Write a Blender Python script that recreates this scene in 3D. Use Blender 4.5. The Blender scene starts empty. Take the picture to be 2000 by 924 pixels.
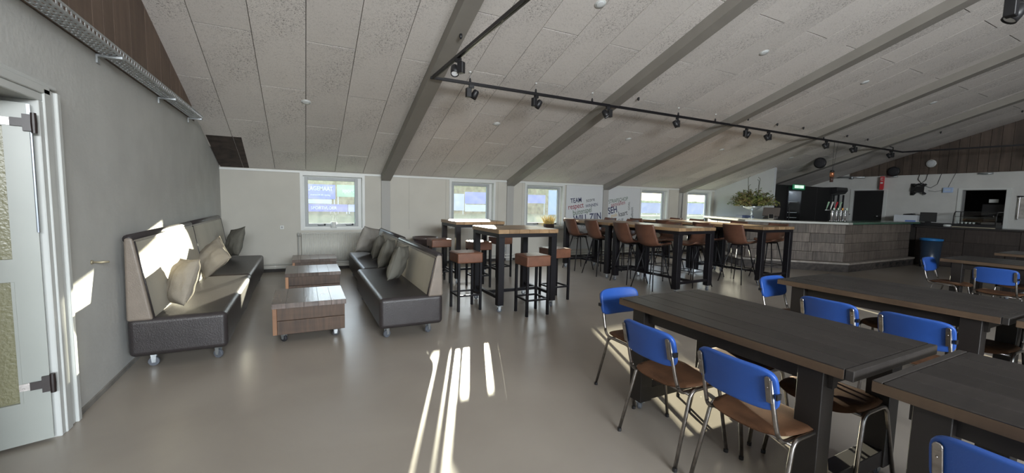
import bpy, bmesh, math, random
from math import sin, cos, pi, radians as R, atan2, hypot, sqrt
from mathutils import Vector, Matrix, noise

# ------------------------------------------------------------------ camera, sky, sun, exposure
C = bpy.context.scene.collection
YAW, PIT, ROL, F = 0.470136, -0.0844219, 0.0221207, 806.06
def make_camera():
    w = Vector((sin(YAW)*cos(PIT), cos(YAW)*cos(PIT), sin(PIT)))
    r = Vector((cos(YAW), -sin(YAW), 0)); u = r.cross(w)
    r2 = r*cos(ROL)+u*sin(ROL); u2 = -r*sin(ROL)+u*cos(ROL)
    cd = bpy.data.cameras.new('camera'); cam = bpy.data.objects.new('camera', cd); C.objects.link(cam)
    M = Matrix((r2, u2, -w)).transposed().to_4x4(); M.translation = (0, 0, 1.45)
    cam.matrix_world = M
    cd.sensor_width = 36; cd.sensor_fit = 'HORIZONTAL'; cd.lens = F/2000*36
    cd.clip_start = 0.05; cd.clip_end = 500
    bpy.context.scene.camera = cam
make_camera()
SUN_AZ, SUN_EL = R(21.4), R(8.9)
wd = bpy.data.worlds.new('sky'); bpy.context.scene.world = wd; wd.use_nodes = True
nt = wd.node_tree; nt.nodes.clear()
wo = nt.nodes.new('ShaderNodeOutputWorld'); bg = nt.nodes.new('ShaderNodeBackground')
sky = nt.nodes.new('ShaderNodeTexSky'); sky.sky_type = 'NISHITA'; sky.sun_disc = False
sky.sun_elevation = R(38); sky.sun_rotation = SUN_AZ; sky.air_density = 1.0; sky.dust_density = 1.5; sky.ozone_density = 1.5
bg.inputs['Strength'].default_value = 0.25
nt.links.new(sky.outputs[0], bg.inputs[0]); nt.links.new(bg.outputs[0], wo.inputs[0])
sd = bpy.data.lights.new('sun', 'SUN'); so = bpy.data.objects.new('sun', sd); C.objects.link(so)
sd.energy = 16; sd.angle = R(0.55); sd.color = (1, 0.86, 0.66)
sdir = Vector((sin(SUN_AZ)*cos(SUN_EL), cos(SUN_AZ)*cos(SUN_EL), sin(SUN_EL)))
so.rotation_euler = sdir.to_track_quat('Z', 'Y').to_euler(); so.location = (20, 30, 12)
# added fill light high behind the viewer, standing in for daylight from unseen windows
for ax, aw, ae in ((1.2, 5.0, 470),):
    ad = bpy.data.lights.new('rear_fill_light', 'AREA'); ad.shape = 'RECTANGLE'; ad.size = aw; ad.size_y = 1.3; ad.energy = ae; ad.color = (0.93, 0.97, 1.0)
    ao = bpy.data.objects.new('rear_fill_light', ad); C.objects.link(ao); ao.location = (ax, -6.8, 3.25); ao.rotation_euler = (R(80), 0, 0)
sc = bpy.context.scene
sc.view_settings.view_transform = 'Standard'; sc.view_settings.look = 'None'
sc.view_settings.exposure = 1.4; sc.view_settings.gamma = 1; sc.view_settings.use_curve_mapping = False
sc.cycles.use_denoising = True
sc.cycles.max_bounces = 10; sc.cycles.diffuse_bounces = 6; sc.cycles.transparent_max_bounces = 12
sc.cycles.caustics_reflective = False; sc.cycles.caustics_refractive = False
sc.cycles.sample_clamp_indirect = 8
rng = random.Random(7)

# ------------------------------------------------------------------ materials
MATS = {}
def mat(name, col, rough=0.6, metal=0.0, var=0.0, scale=8.0, bump=0.0, bscale=60.0, spec=0.5, stretch=None, col2=None, emit=0, coat=0, detail=4, lo=0.35, hi=0.65):
    if name in MATS: return MATS[name]
    m = bpy.data.materials.new(name); m.use_nodes = True; t = m.node_tree; b = t.nodes['Principled BSDF']
    b.inputs['Base Color'].default_value = (*col, 1); b.inputs['Roughness'].default_value = rough
    b.inputs['Metallic'].default_value = metal; b.inputs['Specular IOR Level'].default_value = spec
    if coat: b.inputs['Coat Weight'].default_value = coat; b.inputs['Coat Roughness'].default_value = 0.25
    if emit:
        b.inputs['Emission Color'].default_value = (*col, 1); b.inputs['Emission Strength'].default_value = emit
    tc = t.nodes.new('ShaderNodeTexCoord'); mp = t.nodes.new('ShaderNodeMapping')
    t.links.new(tc.outputs['Object'], mp.inputs[0])
    if stretch: mp.inputs['Scale'].default_value = stretch
    if var or col2:
        n = t.nodes.new('ShaderNodeTexNoise'); n.inputs['Scale'].default_value = scale; n.inputs['Detail'].default_value = detail
        t.links.new(mp.outputs[0], n.inputs['Vector'])
        cr = t.nodes.new('ShaderNodeValToRGB')
        c2 = col2 if col2 else tuple(max(0, c*(1-var)) for c in col)
        c1 = col if col2 else tuple(min(1, c*(1+var*0.6)) for c in col)
        cr.color_ramp.elements[0].position = lo; cr.color_ramp.elements[0].color = (*c2, 1)
        cr.color_ramp.elements[1].position = hi; cr.color_ramp.elements[1].color = (*c1, 1)
        t.links.new(n.outputs[0], cr.inputs[0]); t.links.new(cr.outputs[0], b.inputs['Base Color'])
    if bump:
        n2 = t.nodes.new('ShaderNodeTexNoise'); n2.inputs['Scale'].default_value = bscale; n2.inputs['Detail'].default_value = 3
        t.links.new(mp.outputs[0], n2.inputs['Vector'])
        bp = t.nodes.new('ShaderNodeBump'); bp.inputs['Strength'].default_value = bump; bp.inputs['Distance'].default_value = 0.01
        t.links.new(n2.outputs[0], bp.inputs['Height']); t.links.new(bp.outputs[0], b.inputs['Normal'])
    MATS[name] = m
    return m

def wood(name, c1, c2, rough=0.5, axis=1, saw=0.25, spec=0.5, grain=14):
    """boards: per-object tint, grain along axis, saw marks across it"""
    if name in MATS: return MATS[name]
    m = bpy.data.materials.new(name); m.use_nodes = True; t = m.node_tree; b = t.nodes['Principled BSDF']
    N, L = t.nodes.new, t.links.new
    tc = N('ShaderNodeTexCoord'); oi = N('ShaderNodeObjectInfo'); ad = N('ShaderNodeVectorMath'); ad.operation = 'ADD'
    sclv = N('ShaderNodeVectorMath'); sclv.operation = 'SCALE'; sclv.inputs['Scale'].default_value = 31.0
    cb = N('ShaderNodeCombineXYZ'); L(oi.outputs['Random'], cb.inputs[0]); L(oi.outputs['Random'], cb.inputs[1]); L(oi.outputs['Random'], cb.inputs[2])
    L(cb.outputs[0], sclv.inputs[0]); L(tc.outputs['Object'], ad.inputs[0]); L(sclv.outputs[0], ad.inputs[1])
    def noise_(sc, s, d=4):
        mp = N('ShaderNodeMapping'); mp.inputs['Scale'].default_value = sc; L(ad.outputs[0], mp.inputs[0])
        n = N('ShaderNodeTexNoise'); n.inputs['Scale'].default_value = s; n.inputs['Detail'].default_value = d; n.inputs['Distortion'].default_value = 0.6
        L(mp.outputs[0], n.inputs['Vector']); return n
    s = [1, 1, 1]; s[axis] = 0.06
    g = noise_(s, grain)
    s2 = [0.12, 0.12, 0.12]; s2[axis] = 1.6
    sw = noise_(s2, 22, 2)
    blot = noise_((1, 1, 1), 2.2, 3)
    cr = N('ShaderNodeValToRGB'); cr.color_ramp.elements[0].position = 0.32; cr.color_ramp.elements[1].position = 0.68
    cr.color_ramp.elements[0].color = (*c2, 1); cr.color_ramp.elements[1].color = (*c1, 1)
    m1 = N('ShaderNodeMix'); m1.data_type = 'FLOAT'; m1.inputs['Factor'].default_value = 0.45
    L(g.outputs[0], m1.inputs[2]); L(blot.outputs[0], m1.inputs[3])
    m2 = N('ShaderNodeMix'); m2.data_type = 'FLOAT'; m2.inputs['Factor'].default_value = saw
    L(m1.outputs[0], m2.inputs[2]); L(sw.outputs[0], m2.inputs[3]); L(m2.outputs[0], cr.inputs[0])
    hsv = N('ShaderNodeHueSaturation'); mr = N('ShaderNodeMapRange'); mr.inputs['To Min'].default_value = 0.78; mr.inputs['To Max'].default_value = 1.22
    L(oi.outputs['Random'], mr.inputs[0]); L(mr.outputs[0], hsv.inputs['Value']); L(cr.outputs[0], hsv.inputs['Color'])
    L(hsv.outputs[0], b.inputs['Base Color'])
    b.inputs['Roughness'].default_value = rough; b.inputs['Specular IOR Level'].default_value = spec
    bp = N('ShaderNodeBump'); bp.inputs['Strength'].default_value = 0.5; bp.inputs['Distance'].default_value = 0.004
    L(m2.outputs[0], bp.inputs['Height']); L(bp.outputs[0], b.inputs['Normal'])
    MATS[name] = m
    return m

def ceiling_mat():
    m = bpy.data.materials.new('wood_wool_board'); m.use_nodes = True; t = m.node_tree; b = t.nodes['Principled BSDF']
    N, L = t.nodes.new, t.links.new
    tc = N('ShaderNodeTexCoord')
    n1 = N('ShaderNodeTexNoise'); n1.inputs['Scale'].default_value = 72; n1.inputs['Detail'].default_value = 4; n1.inputs['Distortion'].default_value = 1.8
    n2 = N('ShaderNodeTexNoise'); n2.inputs['Scale'].default_value = 1.3; n2.inputs['Detail'].default_value = 4
    L(tc.outputs['Object'], n1.inputs['Vector']); L(tc.outputs['Object'], n2.inputs['Vector'])
    r1 = N('ShaderNodeMapRange'); r1.inputs['From Min'].default_value = 0.545; r1.inputs['From Max'].default_value = 0.62; L(n1.outputs[0], r1.inputs[0])
    r2 = N('ShaderNodeMapRange'); r2.inputs['From Min'].default_value = 0.38; r2.inputs['From Max'].default_value = 0.66
    r2.inputs['To Min'].default_value = 0.25; L(n2.outputs[0], r2.inputs[0])
    mu = N('ShaderNodeMath'); mu.operation = 'MULTIPLY'; L(r1.outputs[0], mu.inputs[0]); L(r2.outputs[0], mu.inputs[1])
    oi = N('ShaderNodeObjectInfo'); hv = N('ShaderNodeHueSaturation'); mr = N('ShaderNodeMapRange')
    mr.inputs['To Min'].default_value = 0.94; mr.inputs['To Max'].default_value = 1.05
    L(oi.outputs['Random'], mr.inputs[0]); L(mr.outputs[0], hv.inputs['Value'])
    mx = N('ShaderNodeMix'); mx.data_type = 'RGBA'; mx.inputs[6].default_value = (0.69, 0.655, 0.62, 1); mx.inputs[7].default_value = (0.15, 0.135, 0.13, 1)
    L(mu.outputs[0], mx.inputs[0]); L(mx.outputs[2], hv.inputs['Color']); L(hv.outputs[0], b.inputs['Base Color'])
    b.inputs['Roughness'].default_value = 0.95; b.inputs['Specular IOR Level'].default_value = 0.1
    return m

def floor_mat():
    m = bpy.data.materials.new('cast_floor'); m.use_nodes = True; t = m.node_tree; b = t.nodes['Principled BSDF']
    N, L = t.nodes.new, t.links.new
    tc = N('ShaderNodeTexCoord')
    n1 = N('ShaderNodeTexNoise'); n1.inputs['Scale'].default_value = 1.1; n1.inputs['Detail'].default_value = 6; n1.inputs['Distortion'].default_value = 0.4
    L(tc.outputs['Object'], n1.inputs['Vector'])
    cr = N('ShaderNodeValToRGB'); cr.color_ramp.elements[0].position = 0.3; cr.color_ramp.elements[1].position = 0.7
    cr.color_ramp.elements[0].color = (0.295, 0.262, 0.225, 1); cr.color_ramp.elements[1].color = (0.355, 0.32, 0.275, 1)
    L(n1.outputs[0], cr.inputs[0]); L(cr.outputs[0], b.inputs['Base Color'])
    n2 = N('ShaderNodeTexNoise'); n2.inputs['Scale'].default_value = 5; n2.inputs['Detail'].default_value = 5; L(tc.outputs['Object'], n2.inputs['Vector'])
    mr = N('ShaderNodeMapRange'); mr.inputs['To Min'].default_value = 0.27; mr.inputs['To Max'].default_value = 0.35
    L(n2.outputs[0], mr.inputs[0]); L(mr.outputs[0], b.inputs['Roughness'])
    bp = N('ShaderNodeBump'); bp.inputs['Strength'].default_value = 0.02; bp.inputs['Distance'].default_value = 0.02
    L(n1.outputs[0], bp.inputs['Height']); L(bp.outputs[0], b.inputs['Normal'])
    return m

def glass_mat(name='window_glass', tint=(0.92, 0.97, 0.97), gl=0.04, haze=0.0):
    m = bpy.data.materials.new(name); m.use_nodes = True; t = m.node_tree; t.nodes.clear()
    N, L = t.nodes.new, t.links.new
    o = N('ShaderNodeOutputMaterial'); tr = N('ShaderNodeBsdfTransparent'); tr.inputs[0].default_value = (*tint, 1)
    g = N('ShaderNodeBsdfGlossy'); g.inputs['Roughness'].default_value = 0.03
    mx = N('ShaderNodeMixShader'); mx.inputs[0].default_value = gl
    L(tr.outputs[0], mx.inputs[1]); L(g.outputs[0], mx.inputs[2])
    last = mx
    if haze:
        d = N('ShaderNodeBsdfTranslucent'); d.inputs[0].default_value = (0.9, 0.92, 0.9, 1)
        m2 = N('ShaderNodeMixShader'); tc = N('ShaderNodeTexCoord'); n = N('ShaderNodeTexNoise'); n.inputs['Scale'].default_value = 9
        mr = N('ShaderNodeMapRange'); mr.inputs['To Min'].default_value = haze*0.5; mr.inputs['To Max'].default_value = haze*1.5
        L(tc.outputs['Object'], n.inputs['Vector']); L(n.outputs[0], mr.inputs[0]); L(mr.outputs[0], m2.inputs[0])
        L(mx.outputs[0], m2.inputs[1]); L(d.outputs[0], m2.inputs[2]); last = m2
    L(last.outputs[0], o.inputs[0]); MATS[name] = m
    return m

PLASTER = mat('white_plaster', (0.56, 0.565, 0.55), 0.85, var=0.05, scale=3, bump=0.25, bscale=25, spec=0.2)
PANELW = mat('cream_wall_panel', (0.50, 0.485, 0.44), 0.7, var=0.04, scale=2, spec=0.3)
GREYPANEL = mat('grey_white_partition', (0.50, 0.52, 0.53), 0.7, var=0.03, scale=2)
TRIM = mat('white_paint', (0.60, 0.62, 0.61), 0.4, var=0.03, scale=5)
SASHG = mat('grey_window_paint', (0.33, 0.35, 0.36), 0.45, var=0.03)
BEAMG = mat('warm_grey_beam_paint', (0.255, 0.24, 0.215), 0.55, var=0.05, scale=3)
WOOL = ceiling_mat()
FLOOR = floor_mat()
GLASS = glass_mat(haze=0.02)
CGLASS = glass_mat('clear_glass', (0.97, 0.98, 0.98), 0.06)
STEELBLK = mat('black_powder_steel', (0.007, 0.006, 0.008), 0.42, spec=0.35, var=0.1, bump=0.05, bscale=200)
BLACKPL = mat('black_plastic', (0.012, 0.012, 0.014), 0.45)
BLACKMAT = mat('matt_black_panel', (0.008, 0.008, 0.009), 0.6)
CHROME = mat('chrome', (0.55, 0.55, 0.56), 0.22, 1.0, bump=0.02)
OLDCHROME = mat('worn_chrome_tube', (0.30, 0.28, 0.265), 0.3, 1.0, var=0.2, scale=30)
ZINC = mat('galvanised_steel', (0.50, 0.53, 0.55), 0.45, 0.8, var=0.15, scale=20)
RUBBER = mat('grey_rubber_wheel', (0.10, 0.11, 0.13), 0.5)
WHEELBLK = mat('dark_rubber_wheel', (0.03, 0.03, 0.035), 0.5)
LEATHER_D = mat('dark_taupe_leather', (0.033, 0.028, 0.029), 0.36, var=0.15, scale=6, bump=0.25, bscale=140)
LEATHER_LIT = mat('lit_taupe_leather', (0.21, 0.175, 0.145), 0.42, var=0.12, scale=6, bump=0.2, bscale=140)  # same leather as the dark one, light on the backrest put into the colour
FABRIC_B = mat('beige_backrest_fabric', (0.47, 0.44, 0.37), 0.8, var=0.08, scale=3, bump=0.4, bscale=220, stretch=(1, 1, 0.15))
LEATHER_B = mat('brown_leather', (0.155, 0.065, 0.037), 0.42, var=0.22, scale=9, bump=0.22, bscale=120)
LEATHER_C = mat('cognac_leather_shell', (0.125, 0.055, 0.034), 0.40, var=0.18, scale=7, bump=0.18, bscale=120)
CUSH = mat('linen_cushion', (0.32, 0.285, 0.235), 0.9, var=0.12, scale=5, bump=0.5, bscale=260, spec=0.1)
CUSHG = mat('grey_linen_cushion', (0.15, 0.145, 0.125), 0.9, var=0.12, scale=5, bump=0.5, bscale=260, spec=0.1)
CUSHL = mat('light_grey_linen_cushion', (0.29, 0.275, 0.25), 0.9, var=0.12, scale=5, bump=0.5, bscale=260, spec=0.1)
BLUE = mat('blue_vinyl', (0.020, 0.080, 0.34), 0.42, var=0.06, scale=4, bump=0.06, bscale=180)
SEATBR = mat('brown_velour_seat', (0.105, 0.048, 0.022), 0.75, var=0.25, scale=10, bump=0.2, bscale=200, spec=0.3)
W_DARK = wood('dark_stained_board', (0.034, 0.029, 0.027), (0.013, 0.011, 0.0105), 0.34, 1, 0.35, 0.5)
W_DARKEDGE = wood('brown_board_edge', (0.15, 0.100, 0.062), (0.06, 0.038, 0.025), 0.5, 1, 0.1, 0.4)
W_DARKX = wood('dark_stained_end_board', (0.042, 0.037, 0.034), (0.017, 0.015, 0.014), 0.38, 0, 0.3, 0.5)
W_OAK = wood('oiled_oak_board', (0.36, 0.235, 0.125), (0.20, 0.118, 0.062), 0.36, 1, 0.15)
W_BOX = wood('rough_brown_board', (0.105, 0.062, 0.038), (0.035, 0.021, 0.015), 0.5, 0, 0.45)
W_TOPX = wood('coffee_table_board', (0.16, 0.12, 0.10), (0.05, 0.036, 0.03), 0.27, 0, 0.45)
W_BAR = wood('weathered_bar_plank', (0.175, 0.145, 0.122), (0.060, 0.046, 0.038), 0.65, 0, 0.7)
W_BARD = wood('dark_bar_plank', (0.050, 0.038, 0.033), (0.022, 0.016, 0.014), 0.6, 1, 0.5)
W_GABLE = wood('brown_gable_plank', (0.215, 0.150, 0.112), (0.12, 0.08, 0.06), 0.7, 2, 0.1)
W_GABLED = wood('dark_gable_plank', (0.115, 0.085, 0.066), (0.05, 0.037, 0.03), 0.7, 2, 0.1)
LEGBR = mat('dark_brown_painted_leg', (0.013, 0.010, 0.009), 0.5, var=0.1)
WORKTOP = mat('pale_bar_top', (0.42, 0.42, 0.39), 0.18, var=0.05, scale=3)
GREENTOP = mat('green_bar_top', (0.05, 0.11, 0.075), 0.2, var=0.1, scale=3)
RADW = mat('radiator_enamel', (0.55, 0.55, 0.51), 0.4)
BROWNB = mat('bare_brown_board', (0.075, 0.055, 0.045), 0.9, col2=(0.035, 0.026, 0.022), scale=9)

# ------------------------------------------------------------------ mesh helpers
class MB:
    def __init__(s): s.v = []; s.f = []
    def add(s, vs, fs):
        n = len(s.v); s.v += [tuple(v) for v in vs]; s.f += [tuple(i+n for i in f) for f in fs]; return s
    def box(s, x0, x1, y0, y1, z0, z1, M=None):
        vs = [Vector((x, y, z)) for z in (z0, z1) for x, y in ((x0, y0), (x1, y0), (x1, y1), (x0, y1))]
        if M is not None: vs = [M @ v for v in vs]
        return s.add(vs, [(3, 2, 1, 0), (4, 5, 6, 7), (0, 1, 5, 4), (1, 2, 6, 5), (2, 3, 7, 6), (3, 0, 4, 7)])
    def hexa(s, a, b):
        """two quads of four points each"""
        return s.add(list(a)+list(b), [(3, 2, 1, 0), (4, 5, 6, 7), (0, 1, 5, 4), (1, 2, 6, 5), (2, 3, 7, 6), (3, 0, 4, 7)])
    def prism(s, poly, axis, a, b):
        n = len(poly); o = []
        for h in (a, b):
            for p, q in poly:
                o.append((h, p, q) if axis == 0 else (p, h, q) if axis == 1 else (p, q, h))
        fs = [tuple(range(n))[::-1], tuple(range(n, 2*n))] + [(i, (i+1) % n, n+(i+1) % n, n+i) for i in range(n)]
        return s.add(o, fs)
    def tube(s, pts, r, n=8, cap=True, flat=None):
        pts = [Vector(p) for p in pts]; rs = r if isinstance(r, (list, tuple)) else [r]*len(pts)
        base = len(s.v); up = None
        for i, p in enumerate(pts):
            d = (pts[min(i+1, len(pts)-1)]-pts[max(i-1, 0)]).normalized()
            if up is None:
                up = Vector((0, 0, 1)) if abs(d.z) < 0.9 else Vector((1, 0, 0))
            a = d.cross(up)
            if a.length < 1e-6: a = d.orthogonal()
            a.normalize(); b = a.cross(d).normalized(); up = b
            for k in range(n):
                t = 2*pi*k/n+pi/n; s.v.append(tuple(p+a*cos(t)*rs[i]+b*sin(t)*rs[i]))
        for i in range(len(pts)-1):
            for k in range(n):
                s.f.append((base+i*n+k, base+i*n+(k+1) % n, base+(i+1)*n+(k+1) % n, base+(i+1)*n+k))
        if cap:
            s.f.append(tuple(base+k for k in range(n))[::-1]); e = base+(len(pts)-1)*n
            s.f.append(tuple(e+k for k in range(n)))
        return s
    def lathe(s, prof, n=20, c=(0, 0, 0), axis=2):
        base = len(s.v)
        for r, h in prof:
            for k in range(n):
                t = 2*pi*k/n; p = (r*cos(t), r*sin(t), h)
                if axis == 0: p = (h, r*cos(t), r*sin(t))
                if axis == 1: p = (r*cos(t), h, r*sin(t))
                s.v.append((p[0]+c[0], p[1]+c[1], p[2]+c[2]))
        for i in range(len(prof)-1):
            for k in range(n):
                s.f.append((base+i*n+k, base+i*n+(k+1) % n, base+(i+1)*n+(k+1) % n, base+(i+1)*n+k))
        s.f.append(tuple(base+k for k in range(n))[::-1]); e = base+(len(prof)-1)*n
        s.f.append(tuple(e+k for k in range(n)))
        return s
    def grid(s, nu, nv, fn):
        base = len(s.v)
        for i in range(nu+1):
            for j in range(nv+1): s.v.append(tuple(fn(i/nu, j/nv)))
        for i in range(nu):
            for j in range(nv):
                a = base+i*(nv+1)+j; s.f.append((a, a+nv+1, a+nv+2, a+1))
        return s

def obj(name, mb, m, parent=None, bevel=0, seg=2, smooth=False, loc=None, solid=0, fix=True, subsurf=0):
    me = bpy.data.meshes.new(name); me.from_pydata(mb.v, [], mb.f); me.update()
    if fix:
        bm = bmesh.new(); bm.from_mesh(me); bmesh.ops.recalc_face_normals(bm, faces=bm.faces); bm.to_mesh(me); bm.free()
    o = bpy.data.objects.new(name, me); C.objects.link(o); me.materials.append(m)
    if parent is not None: o.parent = parent
    if loc is not None: o.location = loc
    if smooth:
        me.polygons.foreach_set('use_smooth', [True]*len(me.polygons))
    if solid:
        sm = o.modifiers.new('solid', 'SOLIDIFY'); sm.thickness = solid; sm.offset = 0
    if bevel:
        bv = o.modifiers.new('bevel', 'BEVEL'); bv.width = bevel; bv.segments = seg; bv.limit_method = 'ANGLE'; bv.angle_limit = R(40)
        if seg > 1:
            me.polygons.foreach_set('use_smooth', [True]*len(me.polygons)); me.shade_smooth() if hasattr(me, 'shade_smooth') else None
            wn = o.modifiers.new('wn', 'WEIGHTED_NORMAL'); wn.keep_sharp = False
    if subsurf:
        ss = o.modifiers.new('ss', 'SUBSURF'); ss.levels = subsurf; ss.render_levels = subsurf
    return o
def thing(name, label, cat, loc=(0, 0, 0), rz=0, group=None):
    o = bpy.data.objects.new(name, None); C.objects.link(o); o.location = loc; o.rotation_euler = (0, 0, rz)
    o['label'] = label; o['category'] = cat
    if group: o['group'] = group
    return o
def tag(o, label, cat, group=None):
    o['label'] = label; o['category'] = cat
    if group: o['group'] = group
    return o
def struct(name, mb, m, label=None, parent=None, **k):
    o = obj(name, mb, m, parent, **k)
    if parent is None:
        o['kind'] = 'structure'
    if label: o['label'] = label
    return o
def structe(name, label, loc=(0, 0, 0)):
    o = bpy.data.objects.new(name, None); C.objects.link(o); o.location = loc; o['kind'] = 'structure'; o['label'] = label
    return o
def dup(root, loc, rz=None, label=None, group=None):
    r = root.copy(); C.objects.link(r); r.location = loc
    if rz is not None: r.rotation_euler = (0, 0, rz)
    if label: r['label'] = label
    if group: r['group'] = group
    for ch in list(root.children):
        c = ch.copy(); C.objects.link(c); c.parent = r
        for g in list(ch.children):
            d = g.copy(); C.objects.link(d); d.parent = c
    return r
def place(proto_box, fn_make, loc, rz, label, group):
    """first use builds, later uses copy"""
    if 'o' not in proto_box:
        o = fn_make(); o.location = loc; o.rotation_euler = (0, 0, rz); o['label'] = label
        if group: o['group'] = group
        proto_box['o'] = o; return o
    return dup(proto_box['o'], loc, rz, label, group)

# ------------------------------------------------------------------ roof geometry
XL, XR, YB = -1.32, 15.9, 9.06
SL = 0.3275
NRM = Vector((0, SL, 1)).normalized()
def rz_(y): return 1.96+(YB-y)*SL
def rp(x, y, off=0.0):
    """point on the sloping ceiling; off is how far below it"""
    return Vector((x, y, rz_(y)))-NRM*off

# ------------------------------------------------------------------ floor, walls
mb = MB().box(-4.5, XR+0.3, -7.0, YB+0.3, -0.1, 0.0)
struct('floor', mb, FLOOR, 'seamless taupe cast floor')

WIN = [(-0.04, 1.156), (2.98, 4.13), (4.93, 6.11), (8.74, 9.87), (10.66, 11.81)]
WZ0, WZ1 = 0.80, 1.93
mb = MB()
xs = [XL-0.2]
for a, b in WIN: xs += [a+0.05, b-0.05]
xs.append(XR+0.2)
for i in range(0, len(xs), 2): mb.box(xs[i], xs[i+1], YB, YB+0.22, 0, 2.1)
for a, b in WIN:
    mb.box(a+0.05, b-0.05, YB, YB+0.22, 0, WZ0+0.03); mb.box(a+0.05, b-0.05, YB, YB+0.22, WZ1-0.04, 2.1)
struct('wall_back', mb, PANELW, 'low cream panelled wall with five windows')

mb = MB()
def lw(y0, y1, z0): mb.prism([(y0, z0), (y1, z0), (y1, rz_(y1)+0.03), (y0, rz_(y0)+0.03)], 0, XL-0.2, XL)
lw(3.33, YB, 0); lw(2.38, 3.33, 1.985); lw(-7.0, 2.38, 0)
struct('wall_left', mb, PLASTER, 'rough white plastered side wall')

# far wall with two openings (door_1 and door_2)
mb = MB()
def fw(y0, y1, z0, z1=None):
    if z1 is None: mb.prism([(y0, z0), (y1, z0), (y1, rz_(y1)+0.03), (y0, rz_(y0)+0.03)], 0, XR, XR+0.2)
    else: mb.box(XR, XR+0.2, y0, y1, z0, z1)
fw(7.0, YB, 0); fw(6.18, 7.0, 2.06); fw(4.53, 6.18, 0); fw(3.70, 4.53, 2.04); fw(-7.0, 3.70, 0)
struct('wall_right', mb, PLASTER, 'far white wall behind the bar')
# rooms behind the openings
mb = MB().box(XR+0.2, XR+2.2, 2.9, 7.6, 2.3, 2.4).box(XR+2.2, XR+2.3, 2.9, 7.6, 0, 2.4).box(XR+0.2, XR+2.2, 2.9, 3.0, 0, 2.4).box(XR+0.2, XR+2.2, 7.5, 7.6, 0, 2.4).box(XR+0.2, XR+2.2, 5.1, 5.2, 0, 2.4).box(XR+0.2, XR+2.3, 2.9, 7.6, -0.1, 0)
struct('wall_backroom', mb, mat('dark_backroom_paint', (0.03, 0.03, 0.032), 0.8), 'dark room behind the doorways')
mb = MB().box(-4.5, XL-0.2, 4.4, 4.5, 0, 2.4).box(-4.5, -4.4, 0.0, 4.5, 0, 2.4).box(-4.5, XL-0.2, 0.0, 4.5, 2.4, 2.5).box(-4.5, XL-0.2, 0.0, 0.1, 0, 2.4)  # unseen near end wall added to keep outside light off the door leaf
struct('wall_hall', mb, mat('hall_plaster', (0.40, 0.34, 0.25), 0.9, var=0.05), 'beige hall wall beyond the open door')
# opposite side of the room, behind the viewer: unseen, its openings shaped to let light in
mb = MB().box(XL, XR, -7.2, -7.0, 0, 0.5).box(XL, XR, -7.2, -7.0, 3.3, 4.2)
for k in range(7): mb.box(XL+2.945*k-0.1, XL+2.945*k+0.1, -7.2, -7.0, 0.5, 3.3)
mb.box(7.5, XR, -7.2, -7.0, 0.5, 3.3)
struct('wall_front', mb, PLASTER, 'unseen wall behind the viewer, openings shaped to let light in')
# partition wall beside the bar
mb = MB().prism([(7.18, 0), (YB, 0), (YB, rz_(YB)+0.02), (7.18, rz_(7.18)+0.02)], 0, 11.94, 12.04)
struct('wall_partition', mb, GREYPANEL, 'pale partition wall next to the bar')

# eave trim, skirting
mb = MB().box(XL, 11.94, YB-0.02, YB, 1.915, 1.95)
struct('trim_eave', mb, TRIM, 'thin white strip under the ceiling')
mb = MB().box(XL, XL+0.012, 3.5, YB, 0, 0.035)
struct('baseboard_left', mb, mat('dirty_skirting', (0.25, 0.24, 0.22), 0.8, var=0.3, scale=6), 'thin dirty joint along the wall foot')
# vertical joint strips between wall panels
mb = MB()
for x in (2.07, 2.9, 4.2, 4.86, 6.16, 8.79, 9.93, 10.6): mb.box(x-0.004, x+0.004, YB-0.003, YB, 0.8, 1.93)
struct('trim_joints', mb, mat('joint_grey', (0.38, 0.37, 0.34), 0.8), 'narrow wall panel joints')

# ------------------------------------------------------------------ ceiling boards and beams
mb = MB(); mb.hexa([rp(XL-0.2, -2.5, -0.032), rp(XR+0.2, -2.5, -0.032), rp(XR+0.2, YB+0.35, -0.032), rp(XL-0.2, YB+0.35, -0.032)],
                   [rp(XL-0.2, -2.5, -0.2), rp(XR+0.2, -2.5, -0.2), rp(XR+0.2, YB+0.35, -0.2), rp(XL-0.2, YB+0.35, -0.2)])
z0 = rz_(-2.5)
mb.hexa([(XL-0.2, -2.5, z0+0.03), (XR+0.2, -2.5, z0+0.03), (XR+0.2, -7.4, z0-1.57), (XL-0.2, -7.4, z0-1.57)],
        [(XL-0.2, -2.5, z0+0.2), (XR+0.2, -2.5, z0+0.2), (XR+0.2, -7.4, z0-1.4), (XL-0.2, -7.4, z0-1.4)])
ceil = struct('ceiling', mb, mat('ceiling_backing', (0.16, 0.14, 0.125), 0.9), 'sloping ceiling of wood wool boards')
cols = [XL, -0.96, -0.45, 0.067, 0.59, 1.12, 1.575, 2.07, 2.56, 3.06, 3.56, 4.07]
while cols[-1] < XR-0.3: cols.append(cols[-1]+0.505)
cols[-1] = XR
pcache = {}
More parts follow.
